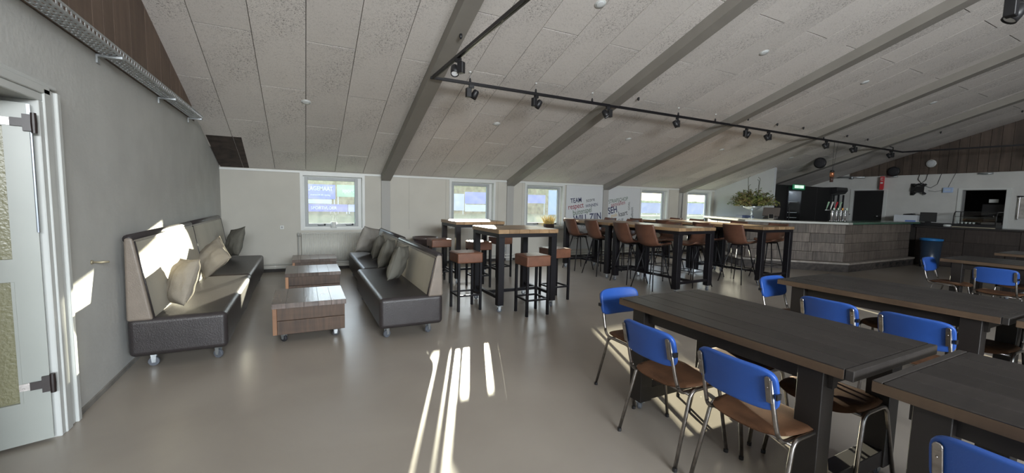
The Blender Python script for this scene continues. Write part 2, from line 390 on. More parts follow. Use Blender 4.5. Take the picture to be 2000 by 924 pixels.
for i in range(len(cols)-1):
    x0, x1 = cols[i]+0.0035, cols[i+1]-0.0035
    odd = (i % 2 == 0)
    js = [YB-0.01]
    y = 8.24 if odd else 7.26
    while y > 1.0: js.append(y); y -= 1.94
    js.append(y)
    for k in range(len(js)-1):
        ya, yb_ = js[k]-0.006, js[k+1]+0.006
        if i == 0 and k == 0: ya = 7.81
        if i == 0 and ya - yb_ < 0.05: continue
        w, h = round(x1-x0, 3), round(ya-yb_, 3)
        key = (w, h)
        cx, cy = (x0+x1)/2, (ya+yb_)/2
        if key not in pcache:
            m_ = MB(); m_.hexa([Vector((sx*w/2, sy*h/2, -sy*h/2*SL)) for sx, sy in ((-1, -1), (1, -1), (1, 1), (-1, 1))],
                               [Vector((sx*w/2, sy*h/2, -sy*h/2*SL))+NRM*0.03 for sx, sy in ((-1, -1), (1, -1), (1, 1), (-1, 1))])
            o = obj('ceiling_board', m_, WOOL, ceil); pcache[key] = o.data
        else:
            o = bpy.data.objects.new('ceiling_board', pcache[key]); C.objects.link(o); o.parent = ceil
        o.location = (cx, cy, rz_(cy)+rng.uniform(-0.0015, 0.0015))
# bare brown board near the left corner where a ceiling board is missing
mb = MB(); mb.hexa([rp(-1.30, 7.83, 0.004), rp(-0.955, 7.83, 0.004), rp(-0.955, 9.04, 0.004), rp(-1.30, 9.04, 0.004)], [rp(-1.30, 7.83, -0.03), rp(-0.955, 7.83, -0.03), rp(-0.955, 9.04, -0.03), rp(-1.30, 9.04, -0.03)])
o = obj('bare_board', mb, BROWNB, ceil); o['label'] = 'bare dark brown board where the white board is missing'
mb = MB(); mb.hexa([rp(-0.95, 7.83, 0.004), rp(-0.84, 7.83, 0.004), rp(-0.865, 9.04, 0.004), rp(-0.95, 9.04, 0.004)], [rp(-0.95, 7.83, -0.001), rp(-0.84, 7.83, -0.001), rp(-0.865, 9.04, -0.001), rp(-0.95, 9.04, -0.001)])
o = obj('bare_board', mb, BROWNB, ceil); o['label'] = 'narrow bare brown board beside the gap'
# white edge strip along the left slope
mb = MB(); mb.hexa([rp(XL+0.001, 7.05, 0.0), rp(XL+0.018, 7.05, 0.0), rp(XL+0.018, 0.5, 0.0), rp(XL+0.001, 0.5, 0.0)], [rp(XL+0.001, 7.05, 0.02), rp(XL+0.018, 7.05, 0.02), rp(XL+0.018, 0.5, 0.02), rp(XL+0.001, 0.5, 0.02)])
struct('trim_slope', mb, TRIM, 'thin white strip along the sloping ceiling edge')

for k, xc in enumerate((1.575, 4.52, 7.465, 10.41, 13.355)):
    w = 0.095
    mb = MB(); mb.hexa([rp(xc-w, YB, 0.14), rp(xc+w, YB, 0.14), rp(xc+w, -2.4, 0.14), rp(xc-w, -2.4, 0.14)],
                       [rp(xc-w, YB, -0.02), rp(xc+w, YB, -0.02), rp(xc+w, -2.4, -0.02), rp(xc-w, -2.4, -0.02)])
    o = struct('roof_beam', mb, BEAMG, 'sloping grey roof beam, number %s from the left wall' % ['one', 'two', 'three', 'four', 'five'][k])
    if k < 4:
        mb = MB().box(xc-0.09, xc+0.09, YB-0.035, YB, 0, 1.83)
        struct('wall_column', mb, mat('pale_column_paint', (0.36, 0.355, 0.34), 0.6), 'flat grey column below roof beam %s' % ['one', 'two', 'three', 'four'][k], bevel=0.004, seg=1)

# ------------------------------------------------------------------ gable cladding
gab = structe('trim_gable_left', 'brown vertical planks on the left gable')
obj('backing', MB().prism([(0.5, 2.46), (7.2, 2.46), (7.2, rz_(7.2)-0.004), (0.5, rz_(0.5)-0.004)], 0, XL, XL+0.004), BROWNB, gab)
ys = [3.0, 3.35, 3.72, 4.06, 4.25, 4.45, 4.81, 5.22, 5.66, 6.02, 6.42, 7.0]
y = 0.5
pre = []
while y < 3.0: pre.append(y); y += 0.35
ys = pre+ys
for a, b in zip(ys, ys[1:]):
    a2, b2 = a+0.004, b-0.004
    t = 0.02; rng.uniform(0, 1)
    mb = MB().prism([(a2, 2.46), (b2, 2.46), (b2, max(2.47, rz_(b2)-0.002)), (a2, rz_(a2)-0.002)], 0, XL, XL+t)
    obj('plank', mb, W_GABLE, gab)
gab = structe('trim_gable_right', 'dark vertical planks on the far gable')
y = 7.13
while y > 0.2:
    a, b = y-0.19, y
    mb = MB().prism([(a+0.004, 2.48), (b-0.004, 2.48), (b-0.004, max(rz_(b), 2.485)-0.002), (a+0.004, rz_(a)-0.002)], 0, XR-0.022-rng.uniform(0, 0.004), XR)
    obj('plank', mb, W_GABLED, gab); y -= 0.19

# perforated steel cable tray along the left wall
tr = thing('cable_tray', 'long perforated grey steel cable tray along the left wall', 'cable tray')
mb = MB()
def slotgrid(P, n_long, rows, l0, l1, w0, w1):
    # P(l, w) -> point; slots as missing faces
    L_ = [l0]; cell = (l1-l0)/n_long
    for i in range(n_long): L_ += [l0+cell*(i+0.28), l0+cell*(i+0.92)]
    L_.append(l1); W_ = [w0]; cw = (w1-w0)/rows
    for j in range(rows): W_ += [w0+cw*(j+0.3), w0+cw*(j+0.7)]
    W_.append(w1)
    n = len(mb.v); nw = len(W_)
    for l in L_:
        for w in W_: mb.v.append(tuple(P(l, w)))
    for i in range(len(L_)-1):
        for j in range(nw-1):
            if i % 2 == 1 and j % 2 == 1: continue
            a = n+i*nw+j; mb.f.append((a, a+nw, a+nw+1, a+1))
slotgrid(lambda l, w: (w, l, 2.455), 95, 4, 1.6, 6.95, XL+0.026, XL+0.14)
slotgrid(lambda l, w: (XL+0.14, l, w), 95, 1, 1.6, 6.95, 2.455, 2.51)
obj('tray', mb, ZINC, tr, solid=0.0025, fix=False)
for y in (2.4, 4.15, 5.6, 6.85):
    mb = MB().box(XL+0.001, XL+0.15, y-0.02, y+0.02, 2.436, 2.452).box(XL+0.001, XL+0.012, y-0.02, y+0.02, 2.39, 2.436)
    obj('bracket', mb, ZINC, tr)

# ------------------------------------------------------------------ left door
dr = structe('door_1', 'white door frame with the door standing open into the hall', (0, 0, 0))
def yzbox(name, y0, y1, z0, z1, x0, x1, m=TRIM, bev=0.004):
    return obj(name, MB().box(x0, x1, y0, y1, z0, z1), m, dr, bevel=bev, seg=1)
yzbox('jamb', 3.29, 3.335, 0, 1.955, XL-0.2, XL+0.02)
yzbox('casing', 3.335, 3.40, 0, 2.03, XL, XL+0.028); yzbox('casing', 3.40, 3.46, 0, 2.03, XL, XL+0.018); yzbox('casing', 3.46, 3.50, 0, 2.03, XL, XL+0.034)
yzbox('lintel', 2.38, 3.335, 1.955, 2.0, XL-0.2, XL+0.02); yzbox('lintel_casing', 2.30, 3.40, 2.0, 2.045, XL, XL+0.028); yzbox('lintel_casing', 2.30, 3.50, 2.045, 2.07, XL, XL+0.018)
# leaf
leaf = bpy.data.objects.new('door_leaf', None); C.objects.link(leaf); leaf.parent = dr
leaf.location = (XL-0.0, 3.25, 0.02); leaf.rotation_euler = (0, 0, pi+atan2(0.31, 0.95)-0.0)
def lf(name, mb, m, **k): return obj(name, mb, m, leaf, **k)
T = 0.04
fr = MB().box(0, 0.102, -T, 0, 0, 1.905).box(0.70, 0.80, -T, 0, 0, 1.905).box(0.102, 0.70, -T, 0, 1.775, 1.905).box(0.102, 0.70, -T, 0, 0.93, 1.055).box(0.102, 0.70, -T, 0, 0, 0.24)
fr.box(0.102, 0.115, -T+0.012, 0.0-0.012+0.016, 0.24, 0.93)
lf('stiles', fr, mat('door_paint', (0.36, 0.38, 0.355), 0.4, var=0.04, scale=3))
rg = MB()
for a, b in ((0.24, 0.93), (1.055, 1.775)):
    rg.grid(60, 2, lambda u, v, a=a, b=b: (0.102+0.598*u, -T/2+0.004*sin(u*190), a+(b-a)*v))
lf('pane', rg, mat('reeded_yellow_glass', (0.22, 0.21, 0.12), 0.3, bump=0.3, bscale=60), smooth=True)
for z in (1.80, 0.33):
    hb = MB().box(-0.02, 0.03, 0.0, 0.02, z-0.045, z+0.045).box(0.03, 0.075, 0.002, 0.014, z-0.022, z+0.022).lathe([(0.012, z-0.055), (0.014, z), (0.012, z+0.055)], 10, (-0.012, 0.014, 0))
    lf('hinge', hb, mat('blackened_hinge', (0.02, 0.013, 0.012), 0.45, 0.0))
    hb = MB().box(0.06, 0.115, 0.0, 0.006, z-0.02, z+0.02).lathe([(0.006, 0.0), (0.006, 0.01)], 8, (0.08, 0, z+0.01), 1).lathe([(0.006, 0.0), (0.006, 0.01)], 8, (0.1, 0, z-0.01), 1)
    lf('hinge_plate', hb, OLDCHROME)
bolt = MB().box(-0.002, 0.012, 0.0, 0.012, 1.84, 1.90).tube([(0.0, 0.008, 1.20), (0.0, 0.008, 1.75)], 0.006, 6)
lf('slide_bolt', bolt, mat('dull_steel', (0.2, 0.22, 0.25), 0.4, 0.7))
# hook on the wall
o = obj('wall_hook', MB().tube([(XL, 3.86, 0.965), (XL+0.05, 3.87, 0.962), (XL+0.09, 3.875, 0.962)], [0.004, 0.009, 0.007], 8).lathe([(0.016, 0), (0.012, 0.01)], 12, (XL, 3.86, 0.965), 0), mat('brass_grey', (0.35, 0.31, 0.22), 0.4, 0.5), smooth=True)
tag(o, 'small metal hook sticking out of the left plaster wall', 'hook')

# ------------------------------------------------------------------ windows
def window(n, a, b, handles=2):
    e = structe('window_%d' % n, ['square window over the radiator', 'window behind the sunlit high tables', 'window with the grass planter on its sill', 'window right of the lettered panels', 'last window next to the bar partition'][n-1])
    y0 = YB
    def P(name, mb, m, **k): return obj(name, mb, m, e, **k)
    P('casing', MB().box(a, b, y0-0.014, y0, WZ1-0.05, WZ1).box(a, b, y0-0.014, y0, WZ0, WZ0+0.04).box(a, a+0.05, y0-0.014, y0, WZ0+0.04, WZ1-0.05).box(b-0.05, b, y0-0.014, y0, WZ0+0.04, WZ1-0.05), TRIM)
    d = 0.10
    P('reveal', MB().box(a+0.03, a+0.052, y0, y0+d, WZ0+0.04, WZ1-0.05).box(b-0.052, b-0.03, y0, y0+d, WZ0+0.04, WZ1-0.05).box(a+0.05, b-0.05, y0, y0+d, WZ1-0.06, WZ1-0.04), TRIM)
    P('sill', MB().box(a+0.05, b-0.05, y0-0.025, y0+d, WZ0+0.015, WZ0+0.035), TRIM, bevel=0.004, seg=1)
    a2, b2, za, zb = a+0.052, b-0.052, WZ0+0.035, WZ1-0.06
    if n <= 2:
        P('frame_filler', MB().box(b2-0.04, b2, y0+d, y0+d+0.06, za, zb), TRIM); b2 -= 0.0405
    def ring(a, b, za, zb, w, y1, y2): return MB().box(a, a+w, y1, y2, za, zb).box(b-w, b, y1, y2, za, zb).box(a+w, b-w, y1, y2, za, za+w).box(a+w, b-w, y1, y2, zb-w, zb)
    P('frame', ring(a2, b2, za, zb, 0.035, y0+d, y0+d+0.06), TRIM)
    P('sash', ring(a2+0.03, b2-0.03, za+0.03, zb-0.02, 0.062, y0+d-0.012, y0+d+0.05), SASHG, bevel=0.004, seg=1)
    g = 0.09
    P('pane', MB().box(a2+g, b2-g, y0+d+0.018, y0+d+0.022, za+g, zb-g+0.01), GLASS)
    for hx in ((0.3, 0.82) if b-a > 1 else (0.5,)):
        x = a2+0.02+(b2-a2-0.04)*hx
        P('handle', MB().tube([(x-0.07, y0+d-0.02, za+0.062), (x-0.05, y0+d-0.045, za+0.055), (x+0.03, y0+d-0.045, za+0.058), (x+0.06, y0+d-0.02, za+0.072)], 0.007, 6).box(x+0.045, x+0.075, y0+d-0.03, y0+d-0.012, za+0.05, za+0.085), mat('dark_latch', (0.06, 0.065, 0.07), 0.35, 0.6), smooth=True)
    return e
for i, (a, b) in enumerate(WIN): window(i+1, a, b)
# sill ledge right of beam two
mb = MB().box(4.62, 6.14, YB-0.09, YB-0.016, 0.775, 0.80)
struct('trim_sill', mb, TRIM, 'white ledge under the third window', bevel=0.004, seg=1)

# ------------------------------------------------------------------ camera-independent furniture builders
def caster(parent, x, y, zt, r=0.036, rot=0.4, wheel=RUBBER, z0=0.0):
    c, s_ = cos(rot), sin(rot)
    M = Matrix.Translation((x, y, 0)) @ Matrix.Rotation(rot, 4, 'Z')
    mb = MB().box(-0.04, 0.04, -0.03, 0.03, zt-0.006, zt, M)
    mb.lathe([(0.018, zt-0.02), (0.022, zt-0.006)], 12, (x, y, 0))
    for sgn in (-1, 1):
        q = [M @ Vector(p) for p in ((-0.02, sgn*0.017, zt-0.016), (0.02, sgn*0.017, zt-0.016), (0.012, sgn*0.017, r-0.008), (-0.012, sgn*0.017, r-0.008))]
        q2 = [M @ Vector(p) for p in ((-0.02, sgn*0.020, zt-0.016), (0.02, sgn*0.020, zt-0.016), (0.012, sgn*0.020, r-0.008), (-0.012, sgn*0.020, r-0.008))]
        mb.hexa(q, q2)
    o = obj('caster', mb, ZINC, parent)
    w = MB().lathe([(r*0.55, -0.013), (r*0.93, -0.013), (r, -0.007), (r, 0.007), (r*0.93, 0.013), (r*0.55, 0.013)], 16, (0, 0, 0), 1)
    wv = obj('wheel', w, wheel, o, smooth=False); wv.location = (x, y, r); wv.rotation_euler = (0, 0, rot)
    return o

# ---- sofas
def sofa(name, label, group, loc, flip, L=1.99, D=0.67, zb=0.12, zs=0.44, zt=1.10, tb=0.17, tt=0.07, face=FABRIC_B, endm=LEATHER_LIT, topm=LEATHER_D, piping=True):
    """back along local x=0 .. seat front at x=D, length along +y. flip -1 mirrors x"""
    t = thing(name, label, 'sofa', loc, 0, group); f = flip
    def bx(x0, x1): return (min(f*x0, f*x1), max(f*x0, f*x1))
    x0, x1 = bx(0.0, D)
    nx, ny = 14, 30
    obj('seat', MB().box(x0, x1, 0.003, L-0.003, zb, zs), LEATHER_D, t, bevel=0.045, seg=5)
    # softly crowned seat skin
    # backrest core
    poly = [(f*0.0, zs-0.02), (f*tb, zs-0.02), (f*tt, zt), (f*0.01, zt)]
    obj('backrest', MB().prism(poly, 1, 0.004, L-0.004), endm, t, bevel=0.022, seg=4)
    # fabric face: slightly pillowed
    def pf(u, v):
        z = zs-0.005+(zt-0.035-zs)*v
        k = (z-zs)/(zt-zs); x = tb+(tt-tb)*k
        b = 0.010*(1-abs(2*u-1)**6)*(1-abs(2*v-1)**6)
        return (f*(x+0.004+b), 0.02+(L-0.04)*u, z)
    obj('back_panel', MB().grid(24, 10, pf), face, t, smooth=True)
    obj('top_roll', MB().tube([(f*(tt*0.5+0.004), 0.012, zt-0.012), (f*(tt*0.5+0.004), L-0.012, zt-0.012)], tt*0.5, 12), topm, t, smooth=True)
    if piping:
        for yy in (0.014, L-0.014): obj('piping', MB().tube([(f*(tb+0.008), yy, zs), (f*(tt+0.008), yy, zt-0.03)], 0.006, 6), LEATHER_D, t, smooth=True)
    for yy in (0.13, L-0.13):
        for xx in (0.13, D-0.09):
            caster(t, f*xx, yy, zb, 0.04, rng.uniform(-0.8, 0.8))
    return t
G1, G2 = 'wheeled sofa sections by the left wall', 'wheeled sofa sections left of the high tables'
sofa('sofa', 'near half of the wheeled sofa along the left wall, sunlit beige back', G1, (-1.275, 4.25, 0), 1)
sofa('sofa', 'far half of the wheeled sofa along the left wall, next to the corner', G1, (-1.285, 6.26, 0), 1)
sofa('sofa', 'near half of the low wheeled sofa facing left, beside the bar stools', G2, (1.335, 4.23, 0), -1, zt=0.865, tb=0.165, tt=0.075, endm=LEATHER_LIT, D=0.66)
sofa('sofa', 'far half of the low wheeled sofa facing left, near the radiator', G2, (1.385, 6.23, 0), -1, zt=0.865, tb=0.165, tt=0.075, endm=LEATHER_LIT, D=0.63)

# ---- cushions
def cushion(label, loc, rot, w=0.46, h=0.46, t=0.16, m=CUSH, seed=0, group='linen cushions on the sofas'):
    mb = MB(); n = 22
    def P(sgn):
        def fn(u, v):
            a, b = 2*u-1, 2*v-1
            e = (max(0, 1-abs(a)**2.6)**0.62)*(max(0, 1-abs(b)**2.6)**0.62)
            pin = 1-0.05*(1-abs(a)**2)*abs(b)**3-0.0
            pin2 = 1-0.05*(1-abs(b)**2)*abs(a)**3
            nz = noise.noise(Vector((a*2.2+seed, b*2.2, sgn)))*0.016+noise.noise(Vector((a*6+seed, b*3, sgn*2)))*0.007
            edge = min(1, e*3)
            return (a*w/2*pin2, sgn*(e*t/2)+nz*edge, b*h/2*pin)
        return fn
    mb.grid(n, n, P(1)); mb.grid(n, n, P(-1))
    o = obj('cushion', mb, m, None, smooth=True, fix=False)
    bm = bmesh.new(); bm.from_mesh(o.data); bmesh.ops.remove_doubles(bm, verts=bm.verts, dist=0.0008); bmesh.ops.recalc_face_normals(bm, faces=bm.faces)
    for f_ in bm.faces: f_.smooth = True
    bm.to_mesh(o.data); bm.free()
    o.rotation_euler = rot; o.location = loc
    # rest on the seat: lowest point at z = 0.442
    M = o.rotation_euler.to_matrix(); lo = min((M @ v.co).z for v in o.data.vertices)
    o.location.z = 0.443-lo
    pp = []
    for k in range(0, 41):
        q = k/40*4; s_ = int(q) % 4; f_ = q-int(q)
        a, b = [(-1+2*f_, -1), (1, -1+2*f_), (1-2*f_, 1), (-1, 1-2*f_)][s_]
        pp.append((a*w/2*(1-0.05*(1-b*b)), 0, b*h/2*(1-0.05*(1-a*a))))
    obj('seam', MB().tube(pp, 0.0035, 5, cap=False), m, o, smooth=True)
    return tag(o, label, 'cushion', group)
cushion('beige cushion in the sunlight on the near left sofa half', (-1.00, 4.70, 0), (R(-20), R(-4), R(-58)), 0.40, 0.42, 0.17, CUSH, 1)
cushion('beige cushion slumped against the join of the left sofa', (-1.00, 6.15, 0), (R(-38), R(30), R(-66)), 0.46, 0.38, 0.17, CUSH, 2)
cushion('grey cushion at the far corner end of the left sofa', (-0.98, 7.86, 0), (R(-18), R(-10), R(-58)), 0.46, 0.47, 0.15, CUSHG, 3)
cushion('large light grey cushion at the far end of the right sofa', (1.03, 7.72, 0), (R(18), R(10), R(50)), 0.50, 0.47, 0.20, CUSHL, 4)
cushion('small dark grey cushion second from the far end of the right sofa', (1.10, 7.02, 0), (R(15), R(6), R(72)), 0.40, 0.40, 0.15, CUSHG, 5)
cushion('olive grey cushion third from the far end, on the right sofa', (1.06, 6.02, 0), (R(17), R(8), R(66)), 0.42, 0.42, 0.16, CUSHG, 6)
cushion('olive grey cushion nearest to the viewer on the right sofa', (1.04, 5.12, 0), (R(17), R(6), R(62)), 0.42, 0.43, 0.17, CUSHG, 8)

# ---- coffee tables on casters
def coffee(label, x0, x1, y0, y1, seed):
    cx, cy = (x0+x1)/2, (y0+y1)/2; w, d = (x1-x0)/2, (y1-y0)/2
    t = thing('coffee_table', label, 'coffee table', (cx, cy, 0), 0, 'wooden block tables on casters')
    r = random.Random(seed); n = 5; e = [-w]
    for k in range(1, n): e.append(-w+2*w*k/n+r.uniform(-0.015, 0.015))
    e.append(w)
    for a, b in zip(e, e[1:]):
        obj('board', MB().box(a+0.0007, b-0.0007, -d, d, 0.35, 0.40+r.uniform(-0.0006, 0.0006)), W_TOPX, t, bevel=0.001, seg=1)
    # body boards: two horizontal boards per side
    zc = 0.225
    for (z0, z1) in ((0.085, zc-0.002), (zc+0.002, 0.349)):
        obj('side_board', MB().box(-w+0.045, w-0.015, -d+0.012, -d+0.035, z0, z1), W_BOX, t, bevel=0.002, seg=1)
        obj('side_board', MB().box(-w+0.02, w-0.015, d-0.035, d-0.012, z0, z1), W_BOX, t, bevel=0.002, seg=1)
        obj('side_board', MB().box(w-0.038, w-0.014, -d+0.036, d-0.036, z0, z1), W_DARKEDGE, t, bevel=0.002, seg=1)
        obj('side_board', MB().box(-w+0.014, -w+0.038, -d+0.036, d-0.036, z0, z1), W_DARKEDGE, t, bevel=0.002, seg=1)
    obj('corner_board', MB().box(-w+0.006, -w+0.044, -d+0.010, -d+0.034, 0.085, 0.349), wood('light_corner_board', (0.36, 0.19, 0.10), (0.20, 0.10, 0.055), 0.5, 2, 0.1), t, bevel=0.002, seg=1)
    for sx in (-1, 1):
        for sy in (-1, 1): caster(t, sx*(w-0.10), sy*(d-0.07), 0.085, 0.034, r.uniform(-0.9, 0.9), WHEELBLK)
    return t
coffee('brown wooden block table on casters nearest to the viewer', -0.29, 0.39, 4.56, 5.30, 1)
coffee('brown wooden block table on casters, middle of the three', -0.235, 0.475, 6.34, 7.06, 2)
coffee('brown wooden block table on casters by the radiator', -0.175, 0.52, 7.72, 8.36, 3)

# ---- tables with a steel frame
def boards_top(t, w, d, z0, z1, n, m, seed, axis=1, ends=False, edge=None):
    r = random.Random(seed)
    if ends:
        de = 0.035
        obj('end_board', MB().box(-w, w, -d, -d+de-0.002, z0, z1), W_DARKX, t, bevel=0.003, seg=1)
        obj('end_board', MB().box(-w, w, d-de+0.002, d, z0, z1), W_DARKX, t, bevel=0.003, seg=1)
        d2 = d-de
    else: d2 = d
    for k in range(n):
        a, b = -w+2*w*k/n, -w+2*w*(k+1)/n
        mm = m
        obj('board', MB().box(a+(0.001 if k else 0), b-(0.001 if k < n-1 else 0), -d2, d2, z0, z1+r.uniform(-0.001, 0.001)), mm, t, bevel=0.0025, seg=1)
def high_table(label, group, cx, cy, w, d, rz=0, leg=0.085, hbar='y', seed=0, wheel=RUBBER, nb=6):
    t = thing('high_table', label, 'table', (cx, cy, 0), rz, group)
    w /= 2; d /= 2
    boards_top(t, w, d, 1.035, 1.088, nb, W_OAK, seed)
    obj('apron', MB().box(-w+0.01, w-0.01, -d+0.012, -d+0.052, 0.985, 1.034).box(-w+0.01, w-0.01, d-0.052, d-0.012, 0.985, 1.034).box(-w+0.01, -w+0.05, -d+0.052, d-0.052, 0.985, 1.034).box(w-0.05, w-0.01, -d+0.052, d-0.052, 0.985, 1.034), STEELBLK, t)
    for sx in (-1, 1):
        for sy in (-1, 1):
            xa = sx*(w-0.01); xb = sx*(w-0.01-leg); ya = sy*(d-0.012); yb = sy*(d-0.012-leg)
            obj('leg', MB().box(min(xa, xb), max(xa, xb), min(ya, yb), max(ya, yb), 0.095, 0.985), STEELBLK, t, bevel=0.003, seg=1)
            caster(t, (xa+xb)/2, (ya+yb)/2, 0.094, 0.032, rng.uniform(-1, 1), wheel)
    z0, z1 = 0.17, 0.21
    if hbar == 'y':
        obj('stretcher', MB().box(-w+0.03, -w+0.07, -d+0.1, d-0.1, z0, z1), STEELBLK, t); obj('stretcher', MB().box(w-0.07, w-0.03, -d+0.1, d-0.1, z0, z1), STEELBLK, t)
        obj('crossbar', MB().box(-w+0.07, w-0.07, -0.02, 0.02, z0, z1), STEELBLK, t)
    else:
        obj('stretcher', MB().box(-w+0.1, w-0.1, -d+0.03, -d+0.07, z0, z1), STEELBLK, t); obj('stretcher', MB().box(-w+0.1, w-0.1, d-0.07, d-0.03, z0, z1), STEELBLK, t)
        obj('crossbar', MB().box(-0.025, 0.025, -d+0.07, d-0.07, z0, z1), STEELBLK, t)
    return t
high_table('square high table with oak top nearest to the sofas', 'square high tables', 2.67, 5.20, 0.90, 0.92, seed=1)
high_table('square high table in glaring sun below the second window', 'square high tables', 2.79, 7.13, 0.92, 0.86, seed=2)
GT = 'long high tables on wheels'
high_table('near table of the left long high row', GT, 5.73, 5.38, 0.93, 1.50, R(3), 0.10, 'x', 3)
high_table('far table of the left long high row, by the lettered panel', GT, 5.68, 6.97, 0.93, 1.55, 0, 0.10, 'x', 4)
high_table('near table of the right long high row', GT, 7.93, 5.36, 0.96, 1.52, 0, 0.10, 'x', 5)
high_table('far table of the right long high row, by the fourth window', GT, 7.93, 6.92, 0.96, 1.55, 0, 0.10, 'x', 6)

# ---- square leather stools
def make_stool():
    t = thing('bar_stool', 'x', 'stool')
    obj('seat', MB().box(-0.175, 0.175, -0.175, 0.175, 0.635, 0.775), LEATHER_B, t, bevel=0.018, seg=3)
    obj('seam', MB().tube([(-0.176, -0.176, 0.762), (0.176, -0.176, 0.762), (0.176, 0.176, 0.762), (-0.176, 0.176, 0.762), (-0.176, -0.176, 0.762)], 0.003, 5), LEATHER_B, t, smooth=True)
    for sx in (-1, 1):
        for sy in (-1, 1): obj('leg', MB().box(min(sx*0.168, sx*0.136), max(sx*0.168, sx*0.136), min(sy*0.168, sy*0.136), max(sy*0.168, sy*0.136), 0, 0.64), STEELBLK, t, bevel=0.002, seg=1)
    z0, z1 = 0.195, 0.217
    obj('footrest', MB().box(-0.136, 0.136, -0.163, -0.141, z0, z1).box(-0.136, 0.136, 0.141, 0.163, z0, z1).box(-0.163, -0.141, -0.136, 0.136, z0, z1).box(0.141, 0.163, -0.136, 0.136, z0, z1), STEELBLK, t)
    return t
pb = {}
GS = 'square brown leather stools'
for x, y, rz, lb in ((1.94, 5.165, 0.0, 'cube seat stool left of the near square high table'), (2.655, 4.62, 0.0, 'cube seat stool in front of the near square high table'),
                     (3.37, 5.20, 0.05, 'cube seat stool right of the near square high table'), (2.34, 7.37-0.02, 0.0, 'cube seat stool at the back beside the dark bin'),
                     (2.64, 6.43, 0.0, 'cube seat stool between the two square high tables'), (3.41, 7.20, 0.03, 'cube seat stool right of the sunlit square table')):
    if lb.startswith('cube seat stool at the back'): x, y = 2.13, 7.02
    place(pb, make_stool, (x, y, 0), rz, lb, GS)

# ---- shell bar chairs
def make_shell():
    t = thing('bar_chair', 'x', 'bar chair')
    # local: faces +x, origin below seat centre
    prof = [(0.235, 0.742), (0.20, 0.760), (0.12, 0.758), (0.02, 0.748), (-0.08, 0.742), (-0.15, 0.752), (-0.195, 0.79), (-0.222, 0.85), (-0.245, 0.92), (-0.265, 1.0), (-0.283, 1.08), (-0.292, 1.118)]
    n = len(prof)-1
    def fn(u, v):
        s = u*n; i = min(int(s), n-1); f_ = s-i
        x = prof[i][0]*(1-f_)+prof[i+1][0]*f_; z = prof[i][1]*(1-f_)+prof[i+1][1]*f_
        a = 2*v-1
        wd = 0.215 if s < 6 else 0.215+0.02*(s-6)/5*0-0.012*(s-6)/5
        if s < 1: wd *= 0.90+0.10*s
        if s > 10: wd *= 1-0.05*(s-10)
        # wings: sides curl up on the seat, forward on the back
        cu = a*a
        k = min(1, max(0, (s-4)/3))
        z2 = z+cu*(0.045*(1-k)) + (0.0)
        x2 = x+cu*0.075*k*(1-0.55*max(0, (s-7))/4)
        if s > 10.5: z2 -= 0.018*(1-cu)*(s-10.5)*2*0.6
        if 4 < s < 8: z2 += cu*0.045*(1-abs(s-6)/2)
        return (x2, a*wd, z2)
    obj('shell', MB().grid(22, 12, fn), LEATHER_C, t, smooth=True, solid=0.022)
    obj('seat_plate', MB().box(-0.12, 0.13, -0.10, 0.10, 0.715, 0.735), STEELBLK, t)
    for sx in (-1, 1):
        for sy in (-1, 1):
            obj('leg', MB().tube([(sx*0.10+0.01, sy*0.10, 0.725), (sx*0.245-0.0, sy*0.235, 0.0)], [0.013, 0.009], 8), STEELBLK, t, smooth=True)
    k = 0.62
    fx, fy = 0.10+0.145*k+0.004, 0.10+0.135*k
    obj('footrest', MB().tube([(fx, fy, 0.275), (fx, -fy, 0.275), (-fx+0.015, -fy, 0.275), (-fx+0.015, fy, 0.275), (fx, fy, 0.275)], 0.007, 6), STEELBLK, t, smooth=True)
    return t
pb2 = {}
GC = 'brown leather bar chairs at the long high tables'
NN = ['nearest', 'second', 'third', 'farthest']
for i, y in enumerate((5.24, 5.80, 6.68, 7.40)):
    place(pb2, make_shell, (5.41-(0.0 if i else 0), y, 0), rng.uniform(-0.05, 0.05)+(0.05 if i == 0 else 0), '%s bar chair on the window-left side of the left high row' % NN[i], GC)
for i, y in enumerate((5.15, 5.85, 6.98, 7.75)):
    place(pb2, make_shell, (6.32, y, 0), pi+rng.uniform(-0.06, 0.06), '%s bar chair on the bar side of the left high row' % NN[i], GC)
for i, y in enumerate((5.03, 5.72, 6.72, 7.55)):
    place(pb2, make_shell, (7.44, y, 0), rng.uniform(-0.06, 0.06), '%s bar chair on the left side of the right high row' % NN[i], GC)
for i, y in enumerate((5.15, 6.02, 7.15, 7.80)):
    place(pb2, make_shell, (8.58, y, 0), pi+rng.uniform(-0.08, 0.08), '%s bar chair on the bar side of the right high row' % NN[i], GC)

